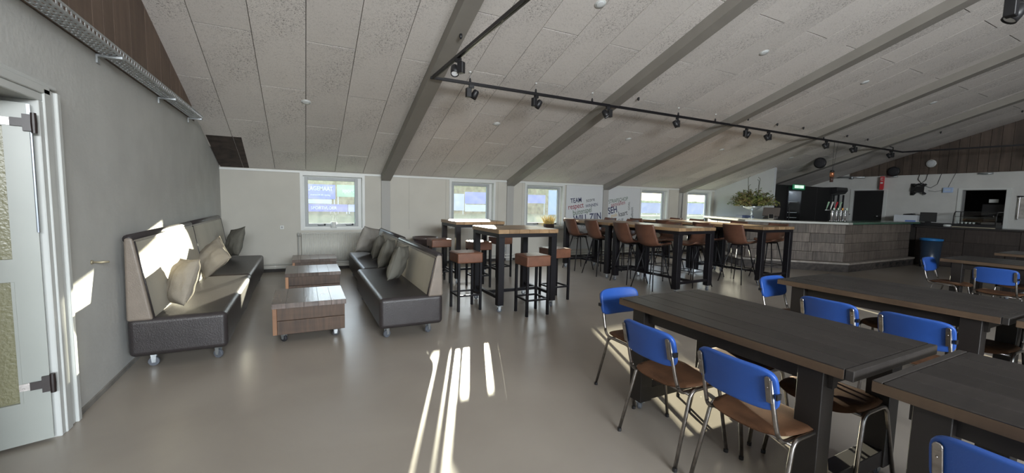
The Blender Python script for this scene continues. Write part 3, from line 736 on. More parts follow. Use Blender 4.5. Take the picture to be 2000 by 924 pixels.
# ---- dining tables
def dining_table(label, cx, cy, w, L, seed, rz=0):
    t = thing('dining_table', label, 'table', (cx, cy, 0), rz, 'dark wooden dining tables')
    w /= 2; d = L/2
    boards_top(t, w, d, 0.722, 0.770, 6, W_DARK, seed, ends=True)
    obj('edge_strip', MB().box(-w-0.003, -w, -d+0.037, d-0.001, 0.7225, 0.764), W_DARKEDGE, t); obj('edge_strip', MB().box(w, w+0.003, -d+0.037, d-0.001, 0.7225, 0.764), W_DARKEDGE, t)
    obj('edge_strip', MB().box(-w+0.004, w-0.004, d, d+0.003, 0.7225, 0.764), W_DARKEDGE, t)
    obj('rail', MB().box(-w+0.06, -w+0.10, -d+0.10, d-0.10, 0.64, 0.721), LEGBR, t); obj('rail', MB().box(w-0.10, w-0.06, -d+0.10, d-0.10, 0.64, 0.721), LEGBR, t)
    for sy in (-1, 1):
        y0, y1 = (sy*(d-0.23), sy*(d-0.12)) if sy > 0 else (sy*(d-0.12), sy*(d-0.23))
        for sx in (-1, 1):
            xa, xb = sx*(w-0.02), sx*(w-0.125)
            obj('leg', MB().box(min(xa, xb), max(xa, xb), y0, y1, 0.07, 0.721), LEGBR, t, bevel=0.003, seg=1)
            caster(t, sx*(w-0.07), (y0+y1)/2, 0.069, 0.027, rng.uniform(-1, 1))
        obj('foot_bar', MB().box(-w+0.125, w-0.125, y0+0.01, y1-0.01, 0.075, 0.165), LEGBR, t, bevel=0.003, seg=1)
        obj('head_bar', MB().box(-w+0.125, w-0.125, y0+0.01, y1-0.01, 0.64, 0.721), LEGBR, t)
    return t
dining_table('dark dining table nearest the viewer on the left, its far half in view', 2.46, 1.56, 0.82, 1.44, 11)
dining_table('dark dining table in the lower right corner, joined end to end', 2.455, 0.06, 0.85, 1.42, 12)
dining_table('dark dining table of the second row, behind the blue backrests', 4.50, 1.60, 0.90, 1.46, 13)
dining_table('dark dining table of the second row running out of the right edge', 4.50, 0.12, 0.90, 1.44, 14)
dining_table('dark dining table of the third row with the sunlit chair seats', 8.72, 1.75, 0.90, 1.50, 15)
dining_table('farthest dark dining table at the right edge below the counter', 10.9, 1.75, 0.90, 1.5, 16)

# ---- blue school chairs
def make_chair():
    t = thing('dining_chair', 'x', 'chair')
    # local: faces +x; rear legs on x = 0, front legs on x = 0.43
    for s in (-1, 1):
        def bend(pts, r=0.035, n=5):
            out = [Vector(pts[0])]
            for i in range(1, len(pts)-1):
                p0, p1, p2 = Vector(pts[i-1]), Vector(pts[i]), Vector(pts[i+1])
                a = p1+(p0-p1).normalized()*r; b = p1+(p2-p1).normalized()*r
                for k in range(n+1):
                    u = k/n; out.append(a*(1-u)**2+p1*2*u*(1-u)+b*u*u)
            out.append(Vector(pts[-1])); return out
        leg = bend([(0.0, s*0.222, 0.004), (0.115, s*0.205, 0.425), (0.345, s*0.205, 0.425), (0.43, s*0.222, 0.004)], 0.05)
        obj('leg_frame', MB().tube(leg, 0.0105, 8), OLDCHROME, t, smooth=True)
        obj('rubber_foot', MB().lathe([(0.013, 0), (0.013, 0.02)], 8, (0.003, s*0.222, 0)).lathe([(0.013, 0), (0.013, 0.02)], 8, (0.427, s*0.222, 0)), BLACKPL, t)
        up = bend([(0.33, s*0.180, 0.412), (0.055, s*0.180, 0.412), (0.022, s*0.176, 0.50), (-0.030, s*0.168, 0.715)], 0.05)
        obj('back_upright', MB().tube(up, [0.0105]*(len(up)-1)+[0.0105], 8), OLDCHROME, t, smooth=True)
        Mx = Matrix.Translation((-0.038, s*0.168, 0.685)) @ Matrix.Rotation(R(-14), 4, 'Y')
        br = MB()
        br.box(-0.0075, 0.004, -0.013, 0.013, -0.075, 0.035, Mx); br.lathe([(0.0135, -0.0075), (0.0135, 0.004)], 10, tuple(Mx @ Vector((0, 0, 0.036))), 0)
        br.lathe([(0.004, -0.012), (0.004, -0.006)], 6, tuple(Mx @ Vector((0, 0, 0.0))), 0)
        obj('back_bracket', br, OLDCHROME, t, bevel=0.003, seg=1)
    for xx in (0.10, 0.33): obj('cross_tube', MB().tube([(xx, -0.205, 0.408), (xx, 0.205, 0.408)], 0.008, 6), OLDCHROME, t, smooth=True)
    # backrest: rounded panel bent around the sitter
    def back(u, v):
        a, b = 2*u-1, 2*v-1
        r = 5.0
        q = (abs(a)**r+abs(b)**r)**(1/r); q = max(q, 1e-6); mx = max(abs(a), abs(b))
        a2, b2 = a*mx/q, b*mx/q
        y = a2*0.195; z = 0.662+b2*0.10
        x = -0.030-0.24*(z-0.66)+0.028*(a2*a2)-0.004*b2*b2
        return (x, y, z)
    o = obj('backrest', MB().grid(20, 12, back), BLUE, t, smooth=True, solid=0.024)
    bv = o.modifiers.new('bev', 'BEVEL'); bv.width = 0.007; bv.segments = 2; bv.limit_method = 'ANGLE'; bv.angle_limit = R(50)
    obj('tag', MB().box(-0.030, 0.0, -0.203, -0.196, 0.635, 0.66), BLACKPL, t)
    def seat(sg):
        def fn(u, v):
            a, b = 2*u-1, 2*v-1
            r = 3.6; q = max((abs(a)**r+abs(b)**r)**(1/r), 1e-6); mx = max(abs(a), abs(b)); a2, b2 = a*mx/q, b*mx/q
            e = max(0, 1-mx**5)
            dish = -0.012*(1-b2*b2)+0.008*a2*a2*0
            front = -0.018*max(0, a2)**4
            return (0.235+a2*0.205, b2*(0.205-0.012*(a2 < 0)*abs(a2)), 0.440+sg*0.017*e**0.5+dish*(1 if sg > 0 else 0.6)+front)
        return fn
    mb = MB(); mb.grid(16, 16, seat(1)); mb.grid(16, 16, seat(-1))
    o = obj('seat', mb, SEATBR, t, smooth=True, fix=False)
    bm = bmesh.new(); bm.from_mesh(o.data); bmesh.ops.remove_doubles(bm, verts=bm.verts, dist=0.0005); bmesh.ops.recalc_face_normals(bm, faces=bm.faces); bm.to_mesh(o.data); bm.free()
    return t
pb3 = {}
GB = 'blue backed dining chairs'
CH = [(1.785, 1.715, 0, 'blue backed chair at the left side of the near table, farther one'),
      (1.80, 1.185, 0, 'blue backed chair at the left side of the near table, nearer one'),
      (1.80, 0.32, 0, 'blue backed chair cut off by the lower right corner'),
      (2.30, 2.545, -pi/2, 'blue backed chair at the far head of the near table'),
      (2.835, 1.70, pi, 'chair tucked under the near table from the far side, farther one'),
      (2.835, 1.17, pi, 'chair tucked under the near table from the far side, nearer one'),
      (3.58, 1.665, 0, 'blue backed chair seen over the near tabletop, left of two'),
      (3.59, 1.165, 0, 'blue backed chair seen over the near tabletop, right of two'),
      (4.19, 2.44, -pi/2, 'blue backed chair at the far head of the second row'),
      (4.915, 1.66, pi, 'chair on the far side of the second row, farther one'),
      (4.915, 1.15, pi, 'chair on the far side of the second row, nearer one'),
      (7.66, 1.80, 0, 'blue backed chair before the third row at the right edge'),
      (8.28, 2.60, -pi/2, 'small blue backed chair at the head of the third row, near the bin'),
      (9.14, 1.85, pi, 'chair on the far side of the third row with sunlit seat')]
for x, y, rz, lb in CH: place(pb3, make_chair, (x, y, 0), rz, lb, GB)

# ------------------------------------------------------------------ bar
def bar_run(root, p0, p1, zb, zt, rows, npl, m, th=0.03, seed=0):
    """horizontal rows of rough planks on the outer face of a run from p0 to p1 (outer face on the right-hand side)"""
    p0, p1 = Vector((*p0, 0)), Vector((*p1, 0)); d = (p1-p0).normalized(); nrm = Vector((d.y, -d.x, 0)); L = (p1-p0).length
    r = random.Random(seed); hz = (zt-zb)/rows
    ang = atan2(d.y, d.x)
    for j in range(rows):
        cuts = [0]+sorted(L*(k+r.uniform(-0.15, 0.15))/npl for k in range(1, npl))+[L]
        for a, b in zip(cuts, cuts[1:]):
            t = th+r.uniform(-0.008, 0.008)
            o = obj('plank', MB().box(0.002, b-a-0.002, -t, 0.0, 0.003, hz-0.003), m, root, bevel=0.002, seg=1)
            o.location = p0+d*a+Vector((0, 0, zb+hz*j)); o.rotation_euler = (0, 0, ang)
bar = thing('bar_counter', 'angled bar counter clad in rough grey brown planks', 'bar')
A, B, C_, D_ = (14.55, 5.06), (11.2, 5.02), (9.78, 6.47), (11.2, 8.62)
# carcass (dark) polygon
def off(p, q): return p
poly = [(14.55, 5.12), (11.22, 5.08), (9.87, 6.47), (11.25, 8.6), (11.9, 8.6), (10.75, 6.5), (11.5, 5.75), (14.55, 5.75)]
obj('carcass', MB().prism(poly, 2, 0.18, 1.085), mat('bar_carcass', (0.03, 0.025, 0.022), 0.8), bar)
bar_run(bar, D_, C_, 0.215, 1.085, 4, 3, W_BAR, seed=3)
bar_run(bar, C_, B, 0.215, 1.085, 4, 3, W_BAR, seed=1)
bar_run(bar, B, A, 0.215, 1.085, 4, 4, W_BAR, seed=2)
# plinth step
poly = [(14.55, 4.90), (11.13, 4.86), (9.55, 6.46), (11.05, 8.72), (11.25, 8.6), (9.85, 6.47), (11.22, 5.08), (14.55, 5.12)]
obj('plinth', MB().prism(poly, 2, 0.0, 0.17), mat('plinth_planks', (0.055, 0.045, 0.04), 0.7, var=0.5, scale=14), bar)
poly = [(14.55, 4.88), (11.12, 4.84), (9.52, 6.46), (11.03, 8.74), (11.25, 8.6), (9.85, 6.47), (11.22, 5.08), (14.55, 5.12)]
obj('footrest_board', MB().prism(poly, 2, 0.17, 0.213), mat('lit_foot_board', (0.26, 0.23, 0.20), 0.5, var=0.25, scale=10), bar, bevel=0.004, seg=1)  # light falling on the ledge is put into its pale colour
for k in range(9):
    x = 11.35+k*0.36; obj('plinth_slot_shadow', MB().prism([(x, 0.05), (x+0.17, 0.13), (x+0.02, 0.13)], 1, 4.875, 4.897), BLACKMAT, bar)  # black triangles put in for the shadows in the plinth holes
top = [(11.32, 4.93), (11.13, 4.93), (9.66, 6.44), (11.15, 8.78), (11.93, 8.78), (11.93, 8.5), (10.72, 6.52), (11.6, 5.62)]
o = obj('worktop', MB().prism(top, 2, 1.086, 1.135), WORKTOP, bar, bevel=0.006, seg=2); o['label'] = 'pale glossy bar top'
top = [(14.9, 4.96), (11.325, 4.93), (11.62, 5.62), (14.9, 5.82)]
o = obj('worktop', MB().prism(top, 2, 1.09, 1.142), GREENTOP, bar, bevel=0.006, seg=2); o['label'] = 'dark green bar top'

# back counter along the far wall
bc = thing('serving_counter', 'long dark plank counter along the far wall', 'counter')
obj('carcass', MB().box(14.98, 15.85, -1.0, 5.05, 0, 1.0), mat('counter_carcass', (0.02, 0.016, 0.014), 0.8), bc)
r2 = random.Random(5)
y = 5.05
while y > -0.9:
    for z0, z1 in ((0.02, 0.33), (0.335, 0.66), (0.665, 0.995)):
        obj('plank', MB().box(14.98-0.022-r2.uniform(0, 0.006), 14.98, y-0.92, y-0.005, z0, z1), W_BARD, bc)
    y -= 0.925
obj('worktop', MB().box(14.90, 15.87, -1.0, 5.08, 1.0, 1.045), mat('dark_counter_top', (0.035, 0.032, 0.032), 0.25), bc, bevel=0.004, seg=1)
obj('worktop', MB().box(14.92, 15.87, 5.085, 5.84, 1.0, 1.045), mat('dark_counter_top', (0.035, 0.032, 0.032), 0.25), bc)
obj('carcass', MB().box(14.98, 15.85, 5.055, 5.84, 0, 1.0), MATS['counter_carcass'], bc)

# black back-bar cabinets, fridge, display hood
bb = thing('back_bar_cabinet', 'tall matt black cabinet wall behind the bar', 'cabinet')
for x0, x1 in ((12.06, 12.62), (13.36, 14.2), (14.21, 15.0)):
    obj('cabinet_door', MB().box(x0, x1, 7.20, 7.225, 0.02, 2.10), BLACKMAT, bb, bevel=0.003, seg=1)
obj('body', MB().box(12.06, 12.62, 7.226, 7.9, 0, 2.11).box(13.35, 15.0, 7.226, 7.9, 0, 2.11).box(12.62, 13.35, 7.226, 7.9, 2.08, 2.11), BLACKMAT, bb)
fg = thing('drinks_fridge', 'black drinks fridge with lit glass door and shelves', 'fridge')
obj('body', MB().box(12.63, 12.66, 7.16, 7.85, 0, 2.07).box(13.31, 13.34, 7.16, 7.85, 0, 2.07).box(12.66, 13.31, 7.16, 7.85, 1.95, 2.07).box(12.66, 13.31, 7.8, 7.85, 0, 1.95).box(12.66, 13.31, 7.16, 7.8, 0, 0.2), BLACKPL, fg)
obj('interior', MB().box(12.665, 13.305, 7.74, 7.79, 0.2, 1.945), mat('fridge_lining', (0.30, 0.37, 0.42), 0.5), fg)
for z in (0.75, 1.15, 1.30, 1.62): obj('shelf', MB().box(12.665, 13.305, 7.25, 7.73, z, z+0.015), mat('shelf_white', (0.7, 0.75, 0.78), 0.4), fg)
obj('glass_door', MB().box(12.665, 13.305, 7.165, 7.175, 0.21, 1.94), CGLASS, fg)
obj('door_handle', MB().tube([(12.70, 7.15, 0.9), (12.68, 7.12, 1.0), (12.68, 7.12, 1.5), (12.70, 7.15, 1.6)], 0.012, 8), BLACKPL, fg, smooth=True)
o = obj('fridge_light', MB().box(12.72, 13.25, 7.5, 7.55, 1.935, 1.948), mat('fridge_lamp', (0.8, 0.9, 1.0), 0.5, emit=25.0), fg)
hd = thing('glass_washer_hood', 'black hooded glass display cabinet left of the dark doorway', 'cabinet')
obj('hood', MB().prism([(7.10, 1.93), (7.03, 2.02), (7.05, 2.13), (7.5, 2.13), (7.5, 1.86)], 0, 15.02, 15.66), BLACKPL, hd, bevel=0.02, seg=2)
obj('body', MB().box(15.02, 15.66, 7.17, 7.5, 0, 1.0).box(15.02, 15.66, 7.46, 7.5, 1.05, 1.86), BLACKPL, hd)
obj('post', MB().box(15.04, 15.08, 7.12, 7.16, 1.05, 1.9).box(15.32, 15.36, 7.12, 7.16, 1.05, 1.9).box(15.61, 15.65, 7.12, 7.16, 1.05, 1.9), BLACKPL, hd)
obj('counter', MB().box(15.02, 15.66, 7.08, 7.45, 1.001, 1.049), BLACKPL, hd)
obj('glass', MB().box(15.08, 15.61, 7.135, 7.141, 1.06, 1.88), CGLASS, hd)
es = thing('exit_sign', 'green and white escape route sign on the black cabinets', 'sign')
obj('sign_box', MB().box(12.70, 13.28, 7.06, 7.10, 1.985, 2.13), mat('exit_green', (0.01, 0.22, 0.09), 0.4, emit=0.12), es, bevel=0.01, seg=1)
obj('pictogram', MB().box(12.75, 12.95, 7.052, 7.059, 2.02, 2.11).box(12.97, 13.0, 7.052, 7.059, 2.02, 2.11).box(13.02, 13.2, 7.052, 7.059, 2.02, 2.11), mat('exit_white', (0.75, 0.9, 0.8), 0.5, emit=0.3), es)
obj('arm', MB().box(12.95, 12.99, 7.10, 7.20, 2.03, 2.06), BLACKPL, es)

# beer taps
tp = thing('beer_tap_tower', 'row of four chrome beer taps on the bar corner', 'beer tap', (11.55, 5.48, 1.142), R(0))
for k in range(4):
    s = k*0.155
    M_ = (s, -0.02*k)
    obj('column', MB().lathe([(0.05, 0), (0.045, 0.015), (0.028, 0.03), (0.026, 0.24), (0.03, 0.26), (0.026, 0.28)], 14, (s, M_[1], 0)), CHROME, tp, smooth=True)
    obj('spout', MB().tube([(s, M_[1]-0.03, 0.235), (s-0.01, M_[1]-0.08, 0.235), (s-0.012, M_[1]-0.10, 0.17)], 0.010, 8), CHROME, tp, smooth=True)
    obj('badge', MB().lathe([(0.001, -0.012), (0.034, -0.010), (0.034, 0.0), (0.001, 0.002)], 18, (s, M_[1]-0.03, 0.30), 1), mat('tap_badge_%d' % (k % 2), ((0.65, 0.75, 0.6), (0.8, 0.5, 0.15))[1 if k == 2 else 0], 0.4) if False else (mat('tap_badge_orange', (0.85, 0.42, 0.10), 0.4) if k == 2 else mat('tap_badge_pale', (0.62, 0.74, 0.62), 0.4)), tp, smooth=True)
obj('bar_tube', MB().tube([(-0.32, 0.0, 0.27), (0.52, -0.06, 0.27)], 0.013, 8), CHROME, tp, smooth=True)
for i, (x, c) in enumerate(((-0.30, (0.25, 0.40, 0.28)), (-0.12, (0.6, 0.6, 0.58)), (0.08, (0.45, 0.02, 0.03)), (0.26, (0.30, 0.45, 0.32)))):
    o = obj('tap_lever', MB().tube([(x, -0.01, 0.28), (x+0.015, -0.02, 0.36), (x+0.05, -0.03, 0.47)], [0.008, 0.014, 0.02], 8), mat('lever_%d' % i, c, 0.4), tp, smooth=True)
    o['label'] = ['green tap lever', 'grey tap lever', 'red tap lever', 'pale green tap lever'][i]

# vase with bouquet
vs = thing('flower_vase', 'large glass pedestal vase with a wide green bouquet on the bar', 'vase', (10.95, 7.12, 1.1365))
obj('vase', MB().lathe([(0.07, 0), (0.07, 0.012), (0.022, 0.03), (0.02, 0.16), (0.035, 0.20), (0.13, 0.24), (0.21, 0.30), (0.235, 0.33)], 24), mat('silvered_glass', (0.55, 0.62, 0.68), 0.12, 0.6), vs, smooth=True)
r3 = random.Random(9)
stems = MB(); leaves = {'a': MB(), 'b': MB(), 'c': MB()}
for k in range(150):
    az = r3.uniform(0, 2*pi); el = r3.uniform(0.12, 1.35)
    ln = r3.uniform(0.30, 0.55)*(1.25 if el < 0.6 else 1.1)
    p0 = Vector((0.05*cos(az), 0.05*sin(az), 0.30)); p1 = p0+Vector((cos(az)*cos(el), sin(az)*cos(el), sin(el)))*ln*0.6+Vector((0, 0, 0.05))
    p2 = p0+Vector((cos(az)*cos(el), sin(az)*cos(el), sin(el)*0.8))*ln+Vector((0, 0, 0.02))
    stems.tube([p0, p1, p2], 0.003, 4)
    key = 'abc'[r3.randrange(3)]; lb = leaves[key]
    for q in range(16):
        u = r3.uniform(0.3, 1.0); c = (p0*(1-u)**2+p1*2*u*(1-u)+p2*u*u)+Vector((r3.uniform(-.05, .05), r3.uniform(-.05, .05), r3.uniform(-.04, .04)))
        a = Vector((r3.uniform(-1, 1), r3.uniform(-1, 1), r3.uniform(-0.6, 1))).normalized()*r3.uniform(0.025, 0.055); b = a.cross(Vector((r3.uniform(-1, 1), r3.uniform(-1, 1), r3.uniform(-1, 1)))).normalized()*r3.uniform(0.008, 0.016)
        lb.add([c-a, c+b, c+a, c-b], [(0, 1, 2, 3)])
for az, h in ((2.6, 1.0), (2.9, 0.78), (5.6, 0.98), (5.9, 0.92)):
    stems.tube([(0.05*cos(az), 0.05*sin(az), 0.35), (0.12*cos(az), 0.12*sin(az), 0.5), (0.15*cos(az), 0.15*sin(az), h+0.1), (0.10*cos(az), 0.10*sin(az), h+0.14)], 0.006, 5)
obj('stems', stems, mat('stem_brown', (0.06, 0.06, 0.03), 0.7), vs)['kind'] = 'stuff'
for k, c in (('a', (0.09, 0.13, 0.03)), ('b', (0.16, 0.19, 0.05)), ('c', (0.20, 0.16, 0.06))):
    obj('foliage', leaves[k], mat('leaf_%s' % k, c, 0.6, var=0.2), vs)['kind'] = 'stuff'
fl = MB()
for k in range(7):
    az = r3.uniform(3.0, 5.6); c = (0.24*cos(az)*r3.uniform(.6, 1), 0.24*sin(az)*r3.uniform(.6, 1), 0.40+r3.uniform(0, 0.14))
    fl.lathe([(0.005, -0.03), (0.035, -0.02), (0.045, 0), (0.032, 0.025), (0.005, 0.035)], 10, c)
obj('blossoms', fl, mat('lime_blossom', (0.32, 0.40, 0.08), 0.7, var=0.3, scale=60, bump=0.8, bscale=80), vs, smooth=True)

# card terminal / till on the bar, blue tray
pt = thing('till_terminal', 'grey till with tilted screen on the bar beside the partition', 'till', (11.35, 6.85, 1.135), R(20))
obj('base', MB().prism([(-0.16, 0), (0.16, 0), (0.16, 0.09), (-0.16, 0.03)], 1, -0.15, 0.15), mat('till_grey', (0.16, 0.15, 0.14), 0.5), pt, bevel=0.008, seg=1)
obj('screen_back', MB().prism([(0.0, 0.08), (0.05, 0.07), (0.14, 0.30), (0.10, 0.31)], 1, -0.20, 0.20), mat('till_brown', (0.12, 0.10, 0.09), 0.5), pt, bevel=0.006, seg=1)
pd = thing('payment_pad', 'small slanted payment terminal before the till', 'card reader', (11.0, 6.62, 1.135), R(35))
obj('body', MB().prism([(-0.08, 0), (0.06, 0), (0.06, 0.13), (0.03, 0.14)], 1, -0.06, 0.06), mat('pad_light', (0.35, 0.33, 0.28), 0.4), pd, bevel=0.006, seg=1)
obj('screen', MB().hexa([(-0.062, -0.05, 0.028), (-0.062, 0.05, 0.028), (0.018, 0.05, 0.131), (0.018, -0.05, 0.131)], [(-0.066, -0.05, 0.031), (-0.066, 0.05, 0.031), (0.014, 0.05, 0.134), (0.014, -0.05, 0.134)]), BLACKPL, pd)
o = obj('tray', MB().box(-0.22, 0.22, -0.15, 0.15, 0, 0.012).box(-0.22, -0.205, -0.15, 0.15, 0.012, 0.07).box(0.205, 0.22, -0.15, 0.15, 0.012, 0.07).box(-0.205, 0.205, -0.15, -0.135, 0.012, 0.07).box(-0.205, 0.205, 0.135, 0.15, 0.012, 0.07), mat('navy_plastic', (0.02, 0.04, 0.12), 0.4))
o.location = (11.3, 7.55, 1.136); o.rotation_euler = (0, 0, R(55)); tag(o, 'dark blue crate on the bar behind the vase', 'crate')

# things on the serving counter
bxo = thing('carton_box', 'white and blue carton box at the left end of the far counter', 'box', (15.35, 5.46, 1.046), R(4))
obj('carton', MB().box(-0.13, 0.13, -0.30, 0.20, 0.05, 0.27), mat('white_carton', (0.55, 0.58, 0.62), 0.6), bxo)
obj('carton_base', MB().box(-0.132, 0.132, -0.302, 0.202, 0, 0.05), mat('blue_print', (0.02, 0.05, 0.22), 0.5), bxo)
o = obj('print', MB().box(-0.135, -0.133, -0.27, -0.05, 0.06, 0.13), mat('blue_print2', (0.12, 0.2, 0.5), 0.5), bxo)
o = obj('black_dish', MB().prism([(-0.12, 0), (0.12, 0), (0.10, 0.03), (-0.08, 0.05)], 0, -0.09, 0.09), BLACKPL); o.location = (15.35, 5.36, 1.317); tag(o, 'small black device lying on the white carton box', 'device')
sc_ = thing('cash_screen', 'black monitor and cash drawer on the far counter', 'monitor', (15.4, 4.83, 1.046), 0)
obj('screen', MB().box(-0.02, 0.02, -0.02, 0.32, 0.10, 0.36), mat('screen_grey', (0.03, 0.03, 0.032), 0.3), sc_, bevel=0.006, seg=1)
obj('stand', MB().box(-0.04, 0.06, 0.1, 0.2, 0.0, 0.12), BLACKPL, sc_)
obj('drawer', MB().box(-0.35, 0.2, -0.28, 0.34, 0, 0.08), BLACKPL, sc_, bevel=0.005, seg=1)
o = obj('cup_stack', MB().lathe([(0.06, 0), (0.08, 0.012), (0.08, 0.05), (0.06, 0.06)], 16), TRIM, smooth=True); o.location = (15.1, 4.50, 1.046) ; tag(o, 'stack of white saucers left of the glass display case', 'saucers')
dc = thing('display_case', 'low curved glass display case with dark frame on the counter', 'display case', (15.35, 4.02, 1.046))
obj('base', MB().box(-0.28, 0.2, -0.38, 0.38, 0, 0.09), BLACKPL, dc, bevel=0.005, seg=1)
obj('lip', MB().box(-0.295, -0.281, -0.38, 0.38, 0.0, 0.02), mat('pale_lip', (0.35, 0.32, 0.24), 0.4), dc)
for y in (-0.37, 0.37):
    pts = [(-0.27, y, 0.09), (-0.26, y, 0.28), (-0.23, y, 0.36), (-0.17, y, 0.40), (0.18, y, 0.40), (0.19, y, 0.09)]
    obj('frame', MB().tube(pts, 0.012, 6), mat('dark_frame', (0.02, 0.02, 0.02), 0.4), dc, smooth=True)
obj('frame', MB().tube([(-0.17, -0.37, 0.40), (-0.17, 0.37, 0.40)], 0.008, 6).tube([(-0.26, -0.37, 0.27), (-0.26, 0.37, 0.27)], 0.006, 6), MATS['dark_frame'], dc)
obj('glass', MB().box(-0.268, -0.264, -0.36, 0.36, 0.09, 0.27).hexa([(-0.262, -0.36, 0.28), (-0.262, 0.36, 0.28), (-0.17, 0.36, 0.395), (-0.17, -0.36, 0.395)], [(-0.258, -0.36, 0.28), (-0.258, 0.36, 0.28), (-0.166, 0.36, 0.395), (-0.166, -0.36, 0.395)]), CGLASS, dc)
obj('shelf', MB().box(-0.2, 0.18, -0.36, 0.36, 0.22, 0.226), CGLASS, dc)
for k in range(5):
    o = obj('espresso_cup', MB().lathe([(0.018, 0), (0.028, 0.045), (0.025, 0.045), (0.016, 0.006)], 10), TRIM, smooth=True); o.location = (15.2, 4.33-k*0.07, 1.137); tag(o, 'small white cup inside the glass display case', 'cup', 'small cups in the display case')

# wall items at far side
def dframe(n, y0, y1, zt, lab):
    e = structe('door_%d' % n, lab)
    w = 0.08
    obj('frame', MB().box(XR-0.02, XR, y0-w, y0, 0, zt+w*0.5).box(XR-0.02, XR, y1, y1+w, 0, zt+w*0.5).box(XR-0.02, XR, y0, y1, zt, zt+w*0.5), TRIM, e)
    obj('lining', MB().box(XR, XR+0.19, y0-0.01, y0+0.012, 0, zt).box(XR, XR+0.19, y1-0.012, y1+0.01, 0, zt).box(XR, XR+0.19, y0, y1, zt-0.012, zt+0.01), mat('lining_grey', (0.3, 0.3, 0.3), 0.5), e)
    return e
e = dframe(2, 6.20, 6.98, 2.05, 'black door in white frame left on the far wall')
obj('leaf', MB().box(XR+0.02, XR+0.06, 6.215, 6.965, 0, 2.03), BLACKMAT, e); obj('handle', MB().tube([(XR+0.02, 6.30, 1.25), (XR-0.02, 6.30, 1.25), (XR-0.02, 6.40, 1.25)], 0.009, 6), CHROME, e, smooth=True)
dframe(3, 3.72, 4.51, 2.03, 'open doorway in white frame above the counter')
# coffee machine in the back room, standing on a shelf
sh = struct('trim_backshelf', MB().box(XR+0.25, XR+0.9, 3.2, 5.0, 1.0, 1.04), BLACKMAT, 'dark shelf in the back room')
cm = thing('coffee_machine', 'black and steel coffee machine in the dark doorway', 'coffee machine', (XR+0.55, 3.92, 1.04))
obj('body', MB().box(-0.18, 0.22, -0.30, 0.30, 0.30, 0.62).box(0.02, 0.22, -0.30, 0.30, 0.02, 0.30), BLACKPL, cm, bevel=0.015, seg=2)
obj('drip_tray', MB().box(-0.22, 0.2, -0.28, 0.28, 0, 0.14), mat('brushed_steel', (0.35, 0.35, 0.36), 0.3, 0.9), cm, bevel=0.008, seg=1)
obj('spout', MB().tube([(-0.2, -0.10, 0.33), (-0.22, -0.10, 0.27), (-0.2, -0.10, 0.2)], 0.015, 8).tube([(-0.2, 0.06, 0.33), (-0.22, 0.06, 0.27)], 0.015, 8), CHROME, cm, smooth=True)
obj('gauge', MB().lathe([(0.02, -0.02), (0.02, 0.0)], 12, (-0.185, 0.0, 0.09), 0), CHROME, cm)
o = obj('notice', MB().box(XR+0.362, XR+0.368, 3.93, 4.10, 1.70, 1.79), TRIM); tag(o, 'small white notice on the coffee machine', 'notice')
tv = thing('tv_bracket', 'black empty wall bracket for a screen on the far wall', 'bracket', (XR, 5.38, 2.06))
obj('wall_plate', MB().box(-0.025, 0, 0.12, 0.20, -0.17, 0.17), BLACKPL, tv)
obj('arm', MB().box(-0.09, -0.025, -0.03, 0.17, -0.05, 0.05), BLACKPL, tv)
obj('head_plate', MB().box(-0.11, -0.09, -0.12, 0.05, -0.09, 0.09).tube([(-0.1, 0.06, 0.09), (-0.1, 0.10, 0.14)], 0.03, 6).tube([(-0.1, -0.10, 0.09), (-0.1, -0.16, 0.14)], 0.03, 6).tube([(-0.1, 0.06, -0.09), (-0.1, 0.10, -0.14)], 0.03, 6).tube([(-0.1, -0.10, -0.09), (-0.1, -0.16, -0.14)], 0.03, 6), BLACKPL, tv)
ws = thing('wall_speaker', 'round white speaker on the far gable planks', 'speaker', (XR-0.03, 5.18, 2.78))
obj('rim', MB().lathe([(0.11, 0), (0.107, -0.04), (0.09, -0.05)], 28, (0, 0, 0), 0), TRIM, ws, smooth=True)
obj('grille', MB().lathe([(0.088, -0.05), (0.075, -0.06), (0.02, -0.064)], 28, (0, 0, 0), 0), mat('grille_grey', (0.5, 0.52, 0.54), 0.6), ws, smooth=True)
for lb, loc, ax in (('round black speaker on the far gable planks', (XR-0.03, 6.0, 2.60), 'w'), ('round black speaker hanging below the ceiling above the bar', (12.60, 6.36, 2.68), 'c')):
    s_ = thing('round_speaker', lb, 'speaker', loc, 0, 'round black speakers')
    obj('housing', MB().lathe([(0.145, 0), (0.145, -0.05), (0.135, -0.06)], 28, (0, 0, 0), 0 if ax == 'w' else 0), BLACKPL, s_, smooth=True)
    obj('grille', MB().lathe([(0.13, -0.06), (0.11, -0.075), (0.02, -0.08)], 28, (0, 0, 0), 0), mat('black_mesh', (0.02, 0.02, 0.024), 0.7, bump=0.5, bscale=300), s_, smooth=True)
    if ax == 'c': obj('bracket', MB().box(0, 0.02, -0.02, 0.02, 0.0, 0.12), BLACKPL, s_)
rt = thing('router', 'small pale blue router box on the far wall', 'router', (XR, 4.79, 2.03))
obj('case', MB().box(-0.05, 0, -0.10, 0.10, -0.07, 0.07), mat('pale_blue_plastic', (0.38, 0.50, 0.72), 0.4), rt, bevel=0.01, seg=2)
obj('led_strip', MB().box(-0.053, -0.05, -0.06, 0.06, -0.01, 0.01), TRIM, rt)
cb_ = thing('wall_cable', 'loose black cable loops hanging on the far wall', 'cable')
